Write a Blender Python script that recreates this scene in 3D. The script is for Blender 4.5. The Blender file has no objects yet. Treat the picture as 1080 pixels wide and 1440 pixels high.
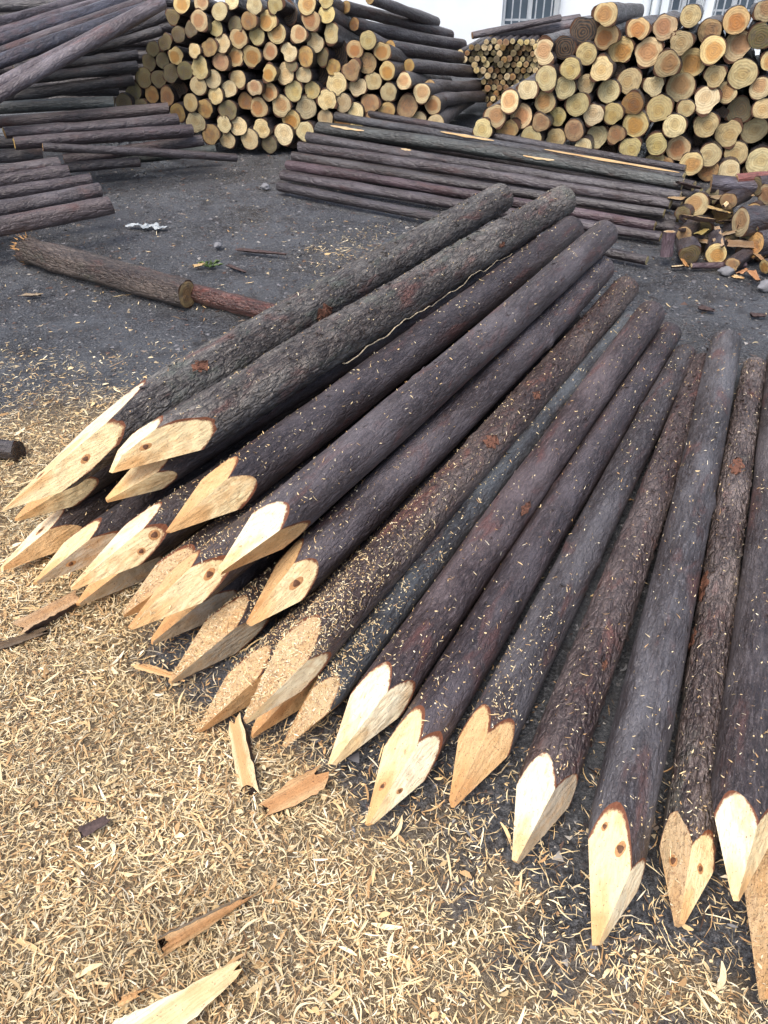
import bpy, bmesh, math, random
import numpy as np
from mathutils import Vector, Matrix

random.seed(7); rng = np.random.default_rng(7)
scene = bpy.context.scene
C = scene.collection

# ------------------------------------------------------------------ camera
CAM_H, PITCH, FPX = 1.55, math.radians(38.0), 1088.0      # metres, downward pitch, focal length in photo pixels (1080x1440)
cam_data = bpy.data.cameras.new('camera'); cam = bpy.data.objects.new('camera', cam_data); C.objects.link(cam)
cam.location = (0, 0, CAM_H); cam.rotation_euler = (math.radians(90) - PITCH, 0, 0)
cam_data.sensor_fit = 'VERTICAL'; cam_data.sensor_height = 24.0; cam_data.lens = 24.0 * FPX / 1440.0
cam_data.clip_start = 0.05; cam_data.clip_end = 1000
scene.camera = cam

# ------------------------------------------------------------------ world, sun, exposure
SUN_EL, SUN_AZ = 60.0, 214.0            # light from the left and slightly behind the camera
world = bpy.data.worlds.new('World'); scene.world = world; world.use_nodes = True
wn = world.node_tree.nodes; wl = world.node_tree.links
sky = wn.new('ShaderNodeTexSky'); sky.sky_type = 'NISHITA'; sky.sun_disc = False
sky.sun_elevation = math.radians(SUN_EL); sky.sun_rotation = math.radians(SUN_AZ)
sky.air_density = 1.0; sky.dust_density = 4.0; sky.ozone_density = 1.0
bg = wn['Background']; bg.inputs['Strength'].default_value = 0.15
wl.new(sky.outputs[0], bg.inputs['Color'])
sd = bpy.data.lights.new('sun', 'SUN'); sd.energy = 1.5; sd.angle = math.radians(38); sd.color = (1.0, 0.96, 0.9)
sun = bpy.data.objects.new('sun', sd); C.objects.link(sun)
az = math.radians(SUN_AZ); el = math.radians(SUN_EL)
sdir = Vector((math.sin(az) * math.cos(el), math.cos(az) * math.cos(el), math.sin(el)))   # towards the sun
sun.rotation_euler = sdir.to_track_quat('Z', 'Y').to_euler(); sun.location = (-4, -3, 8)
vs = scene.view_settings
vs.view_transform = 'Standard'; vs.look = 'None'; vs.gamma = 1.0; vs.use_curve_mapping = False; vs.exposure = 0.78
scene.render.engine = 'CYCLES'

# ------------------------------------------------------------------ helpers
CP, SP = math.cos(PITCH), math.sin(PITCH)
def _ray(px, py):
    x = (px - 540) / FPX; y = -(py - 720) / FPX
    return Vector((x, CP + y * SP, -SP + y * CP))
def at(px, py, z):                      # the point of height z seen at a photo pixel
    d = _ray(px, py); t = (z - CAM_H) / d.z
    return Vector((0, 0, CAM_H)) + d * t
def aty(px, py, y):                     # the point at distance y from the camera's foot
    d = _ray(px, py); t = y / d.y
    return Vector((0, 0, CAM_H)) + d * t
def depth(p): return p.y * CP - (p.z - CAM_H) * SP
def to_px(X, Y, Z=0.0):
    dep = Y * CP - (Z - CAM_H) * SP; up = Y * SP + (Z - CAM_H) * CP
    dep = np.maximum(dep, 0.05)
    return 540 + FPX * X / dep, 720 - FPX * up / dep

def _hash(i, j, k):
    h = (i * 374761393 + j * 668265263 + k * 2147483647 + 1013904223) & 0xffffffff
    h = ((h ^ (h >> 13)) * 1274126177) & 0xffffffff
    return ((h ^ (h >> 16)) & 0xffffff) / float(0xffffff)
def vnoise(x, y, z):
    x = np.asarray(x, float); y = np.asarray(y, float) + 0 * x; z = np.asarray(z, float) + 0 * x
    xi = np.floor(x).astype(np.int64); yi = np.floor(y).astype(np.int64); zi = np.floor(z).astype(np.int64)
    fx, fy, fz = x - xi, y - yi, z - zi
    fx, fy, fz = (f * f * (3 - 2 * f) for f in (fx, fy, fz))
    r = 0
    for a in (0, 1):
        for b in (0, 1):
            for c in (0, 1):
                w = (fx if a else 1 - fx) * (fy if b else 1 - fy) * (fz if c else 1 - fz)
                r = r + w * _hash(xi + a, yi + b, zi + c)
    return r * 2 - 1
def fbm(x, y, z, o=3):
    s = 0; a = 1.0; t = 0
    for k in range(o):
        s = s + a * vnoise(x * 2 ** k, y * 2 ** k, z * 2 ** k + 17 * k); t += a; a *= .5
    return s / t

def link(o, parent=None):
    C.objects.link(o)
    if parent is not None: o.parent = parent
    return o
def mesh_obj(name, verts, faces, mat, parent=None, smooth=False, mats=None, midx=None):
    me = bpy.data.meshes.new(name); me.from_pydata([tuple(v) for v in verts], [], faces)
    for m in (mats or [mat]): me.materials.append(m)
    if midx is not None: me.polygons.foreach_set('material_index', midx)
    if smooth: me.polygons.foreach_set('use_smooth', [True] * len(me.polygons))
    me.update()
    return link(bpy.data.objects.new(name, me), parent)
def tag(o, label, cat, group=None, kind=None):
    if label: o['label'] = label
    if cat: o['category'] = cat
    if group: o['group'] = group
    if kind: o['kind'] = kind
    return o
def root(name, M, label, cat, group=None):
    o = bpy.data.objects.new(name, None); o.empty_display_size = 0.05
    link(o); o.matrix_world = M
    return tag(o, label, cat, group)
def frame(A, B, toward=None):
    """local z from A to B, local x towards the given point (or up)"""
    z = (B - A).normalized()
    u = ((toward - A) if toward is not None else Vector((0, 0, 1)))
    u = u - z * u.dot(z)
    if u.length < 1e-4: u = Vector((1, 0, 0)) - z * z.x
    u.normalize(); y = z.cross(u)
    M = Matrix((u, y, z)).transposed().to_4x4(); M.translation = A
    return M, z, u, y

# ------------------------------------------------------------------ materials
def new_mat(name):
    m = bpy.data.materials.new(name); m.use_nodes = True
    nt = m.node_tree; b = nt.nodes['Principled BSDF']
    return m, nt, b
class G:
    """tiny node-graph writer"""
    def __init__(s, nt): s.nt = nt
    def n(s, t, **kw):
        o = s.nt.nodes.new(t)
        for k, v in kw.items(): setattr(o, k, v)
        return o
    def put(s, sock, v):
        if isinstance(v, bpy.types.NodeSocket): s.nt.links.new(v, sock)
        elif isinstance(v, (tuple, list)) and len(v) == 3 and sock.type == 'RGBA': sock.default_value = (*v, 1)
        else: sock.default_value = v
    def math(s, op, a, b=0.0, c=None, clamp=False):
        o = s.n('ShaderNodeMath', operation=op, use_clamp=clamp); s.put(o.inputs[0], a); s.put(o.inputs[1], b)
        if c is not None: s.put(o.inputs[2], c)
        return o.outputs[0]
    def vmath(s, op, a, b):
        o = s.n('ShaderNodeVectorMath', operation=op); s.put(o.inputs[0], a); s.put(o.inputs[1], b); return o.outputs[0]
    def mix(s, f, a, b, mode='MIX'):
        o = s.n('ShaderNodeMix', data_type='RGBA', blend_type=mode)
        s.put(o.inputs[0], f); s.put(o.inputs[6], a); s.put(o.inputs[7], b); return o.outputs[2]
    def noise(s, vec, scale, detail=4, rough=.55, dist=0.0):
        o = s.n('ShaderNodeTexNoise'); s.put(o.inputs['Vector'], vec)
        o.inputs['Scale'].default_value = scale; o.inputs['Detail'].default_value = detail
        o.inputs['Roughness'].default_value = rough; o.inputs['Distortion'].default_value = dist
        return o.outputs[0]
    def voro(s, vec, scale, feature='F1', rnd=1.0):
        o = s.n('ShaderNodeTexVoronoi', feature=feature); s.put(o.inputs['Vector'], vec)
        o.inputs['Scale'].default_value = scale; o.inputs['Randomness'].default_value = rnd
        return o.outputs[0]
    def ramp(s, f, stops):
        o = s.n('ShaderNodeValToRGB'); s.put(o.inputs[0], f); e = o.color_ramp.elements
        while len(e) > 1: e.remove(e[-1])
        for i, (p, c) in enumerate(stops):
            el = e[0] if i == 0 else e.new(p)
            el.position = p; el.color = (*c, 1) if isinstance(c, tuple) else (c, c, c, 1)
        return o.outputs[0]
    def step(s, f, a, b):
        o = s.n('ShaderNodeMapRange', interpolation_type='SMOOTHSTEP'); s.put(o.inputs[0], f)
        o.inputs[1].default_value = a; o.inputs[2].default_value = b; return o.outputs[0]
    def bump(s, h, strength, dist, normal=None):
        o = s.n('ShaderNodeBump'); s.put(o.inputs['Height'], h); o.inputs['Strength'].default_value = strength
        o.inputs['Distance'].default_value = dist
        if normal is not None: s.put(o.inputs['Normal'], normal)
        return o.outputs[0]
def coords(g):
    """object coordinates shifted per object, and the untouched ones"""
    tc = g.n('ShaderNodeTexCoord'); oi = g.n('ShaderNodeObjectInfo')
    cb = g.n('ShaderNodeCombineXYZ'); r = g.math('MULTIPLY', oi.outputs['Random'], 57.0)
    for i in range(3): g.put(cb.inputs[i], r)
    return g.vmath('ADD', tc.outputs['Object'], cb.outputs[0]), tc.outputs['Object'], oi
def bark_material(name, dark, mid, light, red, rug=1.0, plate=(38, 38, 9), green=None, bd=.0042):
    m, nt, b = new_mat(name); g = G(nt); v, raw, oi = coords(g)
    vs_ = g.vmath('MULTIPLY', v, plate)
    dn = g.n('ShaderNodeTexNoise'); g.put(dn.inputs['Vector'], vs_); dn.inputs['Scale'].default_value = 1.3; dn.inputs['Detail'].default_value = 3
    wv = g.vmath('ADD', vs_, g.vmath('MULTIPLY', dn.outputs[1], (1.1, 1.1, 1.1)))
    crack = g.voro(wv, 1.0, 'DISTANCE_TO_EDGE')
    crack2 = g.voro(wv, 2.3, 'DISTANCE_TO_EDGE')
    fibre = g.noise(g.vmath('MULTIPLY', v, (130, 130, 26)), 1.0, 4, .72)
    big = g.noise(g.vmath('MULTIPLY', v, (9, 9, 2.4)), 1.0, 4, .6)
    big2 = g.noise(g.vmath('MULTIPLY', v, (14, 14, 4.5)), 1.0, 4, .6, .6)
    fine = g.noise(g.vmath('MULTIPLY', v, (210, 210, 120)), 1.0, 4, .75)
    base = g.ramp(fibre, [(.28, dark), (.52, mid), (.74, light)])
    base = g.mix(g.math('MULTIPLY', g.step(big, .42, .66), .75), base, light)
    base = g.mix(g.math('MULTIPLY', g.step(big2, .54, .72), .7), base, red)
    if green: base = g.mix(g.math('MULTIPLY', g.step(g.noise(g.vmath('MULTIPLY', v, (11, 11, 5)), 1.0, 4, .65), .54, .68), .65), base, green)
    cmask = g.math('MULTIPLY', g.math('SUBTRACT', 1.0, g.step(crack, .0, .10)), .55 * rug)
    cmask2 = g.math('MULTIPLY', g.math('SUBTRACT', 1.0, g.step(crack2, .0, .10)), .35 * rug)
    base = g.mix(cmask, base, dark); base = g.mix(cmask2, base, dark)
    base = g.mix(g.math('MULTIPLY', g.step(fine, .58, .70), .6), base, tuple(c * 1.5 for c in light))
    base = g.mix(g.math('MULTIPLY', g.step(fine, .44, .32), .6), base, dark)
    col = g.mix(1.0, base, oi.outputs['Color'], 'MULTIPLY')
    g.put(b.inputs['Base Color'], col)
    g.put(b.inputs['Roughness'], g.ramp(big2, [(.3, .30), (.7, .56)]))
    b.inputs['Specular IOR Level'].default_value = .7
    h = g.math('MULTIPLY', g.step(crack, 0, .22), rug)
    h = g.math('ADD', h, g.math('MULTIPLY', g.step(crack2, 0, .2), .5 * rug))
    h = g.math('ADD', h, g.math('MULTIPLY', fibre, .9)); h = g.math('ADD', h, g.math('MULTIPLY', fine, .35))
    g.put(b.inputs['Normal'], g.bump(h, 1.0, bd))
    return m
M_bark = bark_material('bark_plum', (.011, .007, .006), (.046, .032, .028), (.150, .132, .130), (.125, .050, .038), .50, (60, 60, 20), None, .0030)
M_bark_flaky = bark_material('bark_flaky', (.012, .007, .006), (.058, .036, .030), (.17, .145, .13), (.16, .062, .042), .95, (40, 40, 17))
M_bark_rug = bark_material('bark_rugged', (.014, .009, .008), (.088, .068, .058), (.27, .245, .22), (.17, .062, .046), 1.15, (46, 46, 15), (.12, .135, .105))
M_bark_far = bark_material('bark_weathered', (.013, .009, .009), (.050, .038, .037), (.135, .122, .124), (.09, .044, .038), .5, (30, 30, 10))

def wood_common(g, raw, v, oi, sap, heart, rim, heart_at, ringf, grain=True):
    sx = g.n('ShaderNodeSeparateXYZ'); g.put(sx.inputs[0], raw)
    n1 = g.noise(g.vmath('MULTIPLY', v, (14, 14, 6)), 1.0, 3)
    rr = g.math('SQRT', g.math('ADD', g.math('MULTIPLY', sx.outputs[0], sx.outputs[0]), g.math('MULTIPLY', sx.outputs[1], sx.outputs[1])))
    R = g.math('DIVIDE', oi.outputs['Alpha'], 5.0)
    q = g.math('DIVIDE', rr, R)                                   # 0 at the pith, 1 at the bark
    qn = g.math('ADD', q, g.math('MULTIPLY', g.math('SUBTRACT', n1, .5), .55))
    ring = g.math('ADD', g.math('MULTIPLY', g.math('SINE', g.math('MULTIPLY', qn, ringf)), .5), .5)
    col = g.mix(g.step(qn, heart_at + .14, heart_at - .14), sap, heart)
    return q, qn, ring, col, n1
def facet_material(name, sap, heart, dust, wet=0.0):
    """the sloping sawn faces of the stake points"""
    m, nt, b = new_mat(name); g = G(nt); v, raw, oi = coords(g)
    q, qn, ring, col, n1 = wood_common(g, raw, v, oi, sap, heart, None, .42, 46)
    col = g.mix(g.math('MULTIPLY', g.math('MULTIPLY', g.math('POWER', ring, 3.0), .42), g.step(n1, .35, .7)), col, (.52, .30, .12))
    grain = g.noise(g.vmath('MULTIPLY', v, (190, 190, 6)), 1.0, 5, .7)
    col = g.mix(g.math('MULTIPLY', g.step(grain, .48, .72), .5), col, (.50, .29, .12))
    blot = g.noise(g.vmath('MULTIPLY', v, (22, 22, 9)), 1.0, 4, .6)
    col = g.mix(g.math('MULTIPLY', g.step(blot, .48, .68), .5), col, (.58, .32, .12))
    dirt = g.noise(v, 62, 5, .78)
    col = g.mix(g.math('MULTIPLY', g.step(dirt, .60 - .14 * dust, .74 - .1 * dust), .25 + .6 * dust), col, (.26, .14, .07))
    dirt2 = g.noise(v, 240, 2, .6)
    col = g.mix(g.math('MULTIPLY', g.step(dirt2, .66 - .10 * dust, .72 - .06 * dust), .8), col, (.09, .05, .03))
    col = g.mix(g.step(g.math('ADD', q, g.math('MULTIPLY', g.math('SUBTRACT', dirt, .5), .12)), .935, .975), col, (.17, .060, .028))
    col = g.mix(1.0, col, oi.outputs['Color'], 'MULTIPLY')
    g.put(b.inputs['Base Color'], col); b.inputs['Roughness'].default_value = .62 - wet
    b.inputs['Specular IOR Level'].default_value = .35
    h = g.math('ADD', g.math('MULTIPLY', grain, 1.0), g.math('MULTIPLY', dirt, .9 + 1.6 * dust))
    h = g.math('ADD', h, g.math('MULTIPLY', g.noise(g.vmath('MULTIPLY', v, (30, 30, 90)), 1.0, 3), .8))
    chop = g.voro(g.vmath('MULTIPLY', v, (16, 16, 24)), 1.0, 'SMOOTH_F1'); tear = g.noise(g.vmath('MULTIPLY', v, (70, 70, 7)), 1.0, 3, .6)
    nrm = g.bump(g.math('ADD', chop, g.math('MULTIPLY', tear, .7)), .55, .016)
    g.put(b.inputs['Normal'], g.bump(h, .5 + .4 * dust, .0035, nrm))
    return m
M_fac = facet_material('cut_wood_clean', (.84, .66, .37), (.70, .42, .18), .1)
M_fac_pale = facet_material('cut_wood_pale', (.88, .77, .53), (.78, .57, .30), .05)
M_fac_or = facet_material('cut_wood_orange', (.72, .46, .22), (.60, .32, .13), .35)
M_fac_dust = facet_material('cut_wood_dusty', (.64, .46, .26), (.56, .36, .18), .7)
M_fac_grey = facet_material('cut_wood_greyed_and_shaded', (.52, .44, .32), (.46, .35, .22), .3)  # greyed wood; on one stake the grey stands in for shade
def end_material(name, sap, heart, heart_at, dirt_amt):
    m, nt, b = new_mat(name); g = G(nt); v, raw, oi = coords(g)
    rw = g.n('ShaderNodeTexWhiteNoise', noise_dimensions='1D'); g.put(rw.inputs['W'], g.math('MULTIPLY', oi.outputs['Random'], 37.3))
    R5 = g.math('MULTIPLY', oi.outputs['Alpha'], .07)
    offv = g.n('ShaderNodeVectorMath', operation='SCALE'); g.put(offv.inputs[0], g.vmath('SUBTRACT', rw.outputs[1], (.5, .5, .5))); g.put(offv.inputs['Scale'], R5)
    q0, qn, ring, col, n1 = wood_common(g, g.vmath('ADD', raw, offv.outputs[0]), v, oi, sap, heart, None, heart_at, 34)
    q = wood_common(g, raw, v, oi, sap, heart, None, heart_at, 40)[0]
    var = g.n('ShaderNodeHueSaturation'); g.put(var.inputs['Color'], col)
    rnd = g.n('ShaderNodeTexWhiteNoise', noise_dimensions='1D'); g.put(rnd.inputs['W'], g.math('MULTIPLY', oi.outputs['Random'], 91.7))
    g.put(var.inputs['Value'], g.math('ADD', .62, g.math('MULTIPLY', rnd.outputs[0], .46)))
    g.put(var.inputs['Saturation'], g.math('ADD', .88, g.math('MULTIPLY', rw.outputs[0], .26)))
    g.put(var.inputs['Hue'], g.math('ADD', .488, g.math('MULTIPLY', oi.outputs['Random'], .024)))
    col = g.mix(g.math('MULTIPLY', g.math('POWER', ring, 2.0), .30), var.outputs[0], (.36, .19, .08))
    # drying cracks that run out from the pith
    sx = g.n('ShaderNodeSeparateXYZ'); g.put(sx.inputs[0], raw)
    ang = g.math('ARCTAN2', sx.outputs[1], sx.outputs[0])
    cv = g.n('ShaderNodeCombineXYZ'); g.put(cv.inputs[0], g.math('MULTIPLY', ang, 2.2)); g.put(cv.inputs[1], g.math('MULTIPLY', oi.outputs['Random'], 40.0))
    ck = g.noise(cv.outputs[0], 3.0, 3, .7)
    col = g.mix(g.math('MULTIPLY', g.step(ck, .63, .70), g.math('MULTIPLY', g.step(q, .95, .2), .55)), col, (.12, .06, .03))
    dirt = g.noise(v, 34, 4, .7)
    col = g.mix(g.math('MULTIPLY', g.step(dirt, .42, .70), dirt_amt * 1.6), col, (.13, .105, .08))
    col = g.mix(g.step(g.math('ADD', q, g.math('MULTIPLY', n1, .08)), .965, 1.02), col, (.10, .05, .03))
    g.put(b.inputs['Base Color'], g.mix(1.0, col, oi.outputs['Color'], 'MULTIPLY')); b.inputs['Roughness'].default_value = .75
    b.inputs['Specular IOR Level'].default_value = .25
    h = g.math('ADD', g.math('MULTIPLY', ring, .5), g.math('MULTIPLY', dirt, 1.0))
    g.put(b.inputs['Normal'], g.bump(h, .5, .004))
    return m
M_end = {
    'p': end_material('log_end_pale', (.68, .56, .30), (.60, .45, .21), .40, .22),
    'o': end_material('log_end_orange', (.64, .49, .26), (.50, .27, .115), .60, .18),
    'b': end_material('log_end_brown', (.42, .28, .13), (.34, .19, .085), .55, .35),
    'd': end_material('log_end_greyed', (.17, .155, .085), (.13, .11, .06), .5, .5),
    'k': end_material('log_end_black', (.035, .034, .034), (.03, .028, .027), .5, .3),
}
LOOK = {'p': 'pale yellow', 'o': 'orange-hearted', 'b': 'brown-faced', 'd': 'dull grey-green', 'k': 'blackened'}
def plain(name, col, rough=.7, noise_s=40, amt=.3, bump=.2, bd=.003, spec=.3, tint=None):
    m, nt, b = new_mat(name); g = G(nt); v, raw, oi = coords(g)
    n = g.noise(v, noise_s, 5, .65)
    dk = tuple(c * (1 - amt) for c in col); lt = tuple(min(1, c * (1 + amt)) for c in col)
    c = g.ramp(n, [(.3, dk), (.7, lt)])
    if tint: c = g.mix(g.step(g.noise(v, noise_s * .3, 3), .5, .68), c, tint)
    g.put(b.inputs['Base Color'], c); b.inputs['Roughness'].default_value = rough; b.inputs['Specular IOR Level'].default_value = spec
    g.put(b.inputs['Normal'], g.bump(n, bump, bd))
    return m
M_knot = plain('knot_wood', (.12, .055, .028), .6, 220, .5)
M_knot_ring = plain('knot_ring', (.46, .235, .095), .6, 160, .35)

# ------------------------------------------------------------------ ground
FRONT = np.array([(-400, 800), (0, 850), (110, 880), (240, 965), (330, 1030), (400, 1045), (470, 1090), (520, 1160), (640, 1150), (740, 1225), (840, 1310), (950, 1315), (1060, 1380), (1500, 1420)], float)
def shaving_density(X, Y):
    """how thickly the ground is strewn with shavings, from where the workers sharpened the stakes"""
    px, py = to_px(X, Y)
    fl = np.interp(px, FRONT[:, 0], FRONT[:, 1])
    n = fbm(X * 3.1, Y * 3.1, 3.3, 3); n2 = fbm(X * 8, Y * 8, 9.1, 2)
    front = np.clip((py - fl + 25) / 60, 0, 1)
    rightness = np.clip((px - 420) / 330, 0, 1)
    bare = np.clip((n * 1.6 + n2 * 1.1 - .12) * 2.2, 0, 1)          # bare wet patches
    df = front * (1 - rightness * (.30 + .5 * bare))
    under = np.clip((py - fl + 330) / 330, 0, 1) * np.clip(.30 + n2 * .25, .08, 1)
    left = np.clip((py - 470) / 190, 0, 1) * np.clip((470 - px + (py - 500) * -.55) / 150 + .2, 0, 1)
    left = left * np.clip(.75 + n * .9 + n2 * .35 + np.clip((py - 560) / 200, 0, .6), 0, 1)
    d = np.maximum(np.maximum(df, under), left)
    d = np.maximum(d, .26 * np.exp(-((px - 500) / 75) ** 2 - ((py - 350) / 26) ** 2) * (.6 + n2))
    return np.clip(d, 0, 1) * (Y < 5.5)
def ground_z(X, Y):
    return .010 * fbm(X * 1.1, Y * 1.1, 1.7, 2) + .006 * fbm(X * 6, Y * 6, 5.2, 2) - .010
def build_ground():
    xs = np.concatenate([[-220, -60, -20, -9, -6, -4.5], np.arange(-3.6, 4.0, .045), [4.6, 6, 9, 20, 60, 220]])
    ys = np.concatenate([[-220, -60, -15, -5, -2, -.8], np.arange(-.2, 9.4, .045), [10, 11, 13, 20, 60, 220]])
    X, Y = np.meshgrid(xs, ys); Z = ground_z(X, Y)
    dens = shaving_density(X, Y)
    Z = Z + .012 * np.clip(dens - .4, 0, 1)
    V = np.stack([X, Y, Z], -1).reshape(-1, 3); nx, ny = len(xs), len(ys)
    i = (np.arange(ny - 1)[:, None] * nx + np.arange(nx - 1)[None]).ravel()
    F = np.stack([i, i + 1, i + nx + 1, i + nx], -1)
    m, nt, b = new_mat('wet_yard_dirt'); g = G(nt)
    tc = g.n('ShaderNodeTexCoord'); v = tc.outputs['Object']
    at_ = g.n('ShaderNodeAttribute', attribute_name='sawdust')
    n1 = g.noise(v, 2.1, 5, .6); n2 = g.noise(v, 26, 5, .7); n3 = g.noise(v, 95, 5, .8); n4 = g.noise(v, 330, 2, .6)
    col = g.ramp(n3, [(.36, (.016, .016, .018)), (.5, (.092, .096, .105)), (.63, (.25, .255, .265))])
    col = g.mix(g.math('MULTIPLY', g.step(n1, .45, .62), .55), col, (.16, .17, .185))
    n5 = g.noise(v, 5.5, 4, .65)
    col = g.mix(g.math('MULTIPLY', g.step(n5, .52, .66), .6), col, (.035, .032, .033))
    col = g.mix(g.math('MULTIPLY', g.step(n2, .52, .7), .5), col, (.060, .046, .040))
    col = g.mix(g.math('MULTIPLY', g.step(n4, .66, .72), .5), col, (.30, .27, .22))
    saw = g.ramp(n3, [(.3, (.075, .048, .026)), (.5, (.36, .265, .155)), (.68, (.58, .47, .30))])
    f = g.math('MULTIPLY', at_.outputs['Fac'], g.math('ADD', .72, g.math('MULTIPLY', n2, .7)), clamp=True)
    col = g.mix(g.step(f, .25, .85), col, saw)
    g.put(b.inputs['Base Color'], col)
    wet = g.step(g.noise(v, 1.6, 5, .65), .47, .56)
    r = g.mix(wet, (.72, .72, .72), (.24, .24, .24)); g.put(b.inputs['Roughness'], r)
    b.inputs['Specular IOR Level'].default_value = .5
    h = g.math('ADD', g.math('MULTIPLY', n2, 1.6), g.math('ADD', g.math('MULTIPLY', n3, 1.0), g.math('MULTIPLY', n4, .5)))
    g.put(b.inputs['Normal'], g.bump(h, 1.0, .02))
    o = mesh_obj('ground', V.tolist(), F.tolist(), m, None, True)
    a = o.data.attributes.new('sawdust', 'FLOAT', 'POINT'); a.data.foreach_set('value', dens.ravel().astype(np.float32))
    tag(o, 'dark wet yard ground with trodden bark dust and sawdust', None, None, 'structure')
build_ground()

# ------------------------------------------------------------------ building behind the yard
def box(name, x0, x1, y0, y1, z0, z1, mat, parent=None):
    V = [(x, y, z) for x in (x0, x1) for y in (y0, y1) for z in (z0, z1)]
    F = [(0, 1, 3, 2), (4, 6, 7, 5), (0, 4, 5, 1), (2, 3, 7, 6), (0, 2, 6, 4), (1, 5, 7, 3)]
    return mesh_obj(name, V, F, mat, parent)
def build_building():
    M_wall = plain('white_render', (.84, .88, .90), .85, 3, .04, .12, .004, .2, (.76, .83, .86))
    M_frame = plain('grey_window_frame', (.55, .58, .60), .5, 20, .1, .05)
    M_bar = plain('painted_steel_bar', (.42, .45, .48), .45, 30, .15, .05, .002, .5)
    M_pipe = plain('drain_pipe_white', (.72, .77, .79), .45, 15, .08, .05)
    M_plinth = plain('grey_plinth', (.40, .42, .43), .8, 8, .2)
    mg, nt, b = new_mat('window_glass'); b.inputs['Base Color'].default_value = (.10, .13, .16, 1); b.inputs['Roughness'].default_value = .08
    Y = 10.6; R = root('building', Matrix.Translation((0, Y, 0)), 'white rendered building with barred windows behind the log stacks', 'building')
    holes = []
    def X(px, py=20): return aty(px, py, Y).x
    def Zp(py): return aty(700, py, Y).z
    wins = [(X(706), X(787), Zp(43), 2.0), (X(938), X(988), Zp(31), 2.0), (X(1001), X(1068), Zp(30), 2.0), (X(330), X(450), Zp(36), 2.0)]
    xs = sorted([-9, 9] + [w[0] for w in wins] + [w[1] for w in wins])
    # wall panels between and around the openings
    V = []; F = []
    def wb(x0, x1, z0, z1):
        k = len(V)
        V.extend([(x, y, z) for x in (x0, x1) for y in (0, .24) for z in (z0, z1)])
        F.extend([tuple(k + q for q in f) for f in [(0, 1, 3, 2), (4, 6, 7, 5), (0, 4, 5, 1), (2, 3, 7, 6), (0, 2, 6, 4), (1, 5, 7, 3)]])
    for i in range(len(xs) - 1):
        w = [w for w in wins if abs(w[0] - xs[i]) < 1e-6]
        if w: wb(xs[i], xs[i + 1], -.1, w[0][2]); wb(xs[i], xs[i + 1], w[0][3], 4.2)
        else: wb(xs[i], xs[i + 1], -.1, 4.2)
    mesh_obj('wall', V, F, M_wall, R)
    box('plinth', -9, 9, -.03, -.002, -.1, .16, M_plinth, R)
    for x0, x1, z0, z1 in wins:
        f = bpy.data.objects.new('window', None); link(f, R)
        V = []; F = []
        def bb(x0, x1, y0, y1, z0, z1):
            k = len(V)
            V.extend([(x, y, z) for x in (x0, x1) for y in (y0, y1) for z in (z0, z1)])
            F.extend([tuple(k + q for q in f) for f in [(0, 1, 3, 2), (4, 6, 7, 5), (0, 4, 5, 1), (2, 3, 7, 6), (0, 2, 6, 4), (1, 5, 7, 3)]])
        t = .05
        for xa in (x0 + .002, (x0 + x1) / 2 - t / 2, x1 - t - .002): bb(xa, xa + t, .10, .15, z0 + .002, z1 - .002)
        bb(x0 + t + .003, (x0 + x1) / 2 - t / 2 - .001, .101, .149, z0 + .003, z0 + t); bb((x0 + x1) / 2 + t / 2 + .001, x1 - t - .003, .101, .149, z0 + .003, z0 + t)
        mesh_obj('frame', V, F, M_frame, f)
        mid = (x0 + x1) / 2
        for pa, pb in ((x0 + t + .003, mid - t / 2 - .002), (mid + t / 2 + .002, x1 - t - .003)):
            box('pane', pa, pb, .125, .131, z0 + t + .002, z1 - .01, mg, f)
        box('sill', x0 - .06, x1 + .06, -.08, -.003, z0 - .05, z0 - .002, M_plinth, f)
        n = max(4, int((x1 - x0) / .085))
        for k in range(n + 1):
            xb = x0 + .02 + (x1 - x0 - .04) * k / n
            box('window_bar', xb - .007, xb + .007, -.052, -.038, z0 - .001, z1, M_bar, f)
        for zz in (z0 + .10, z0 + .42, z0 + .74): box('cross_bar', x0 + .002, x1 - .002, -.036, -.026, zz, zz + .02, M_bar, f)
    for px in (905, 917):
        x = X(px); V = []; F = []
        for k in range(12):
            a = k / 12 * 2 * math.pi
            for z in (0, 4.0): V.append((x + .045 * math.cos(a), -.06 + .045 * math.sin(a), z))
        F = [(2 * k, 2 * ((k + 1) % 12), 2 * ((k + 1) % 12) + 1, 2 * k + 1) for k in range(12)]
        mesh_obj('drain_pipe', V, F, M_pipe, R, True)
    box('pilaster', X(926), X(936), -.05, -.002, 0, 4.1, M_wall, R)
build_building()

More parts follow.
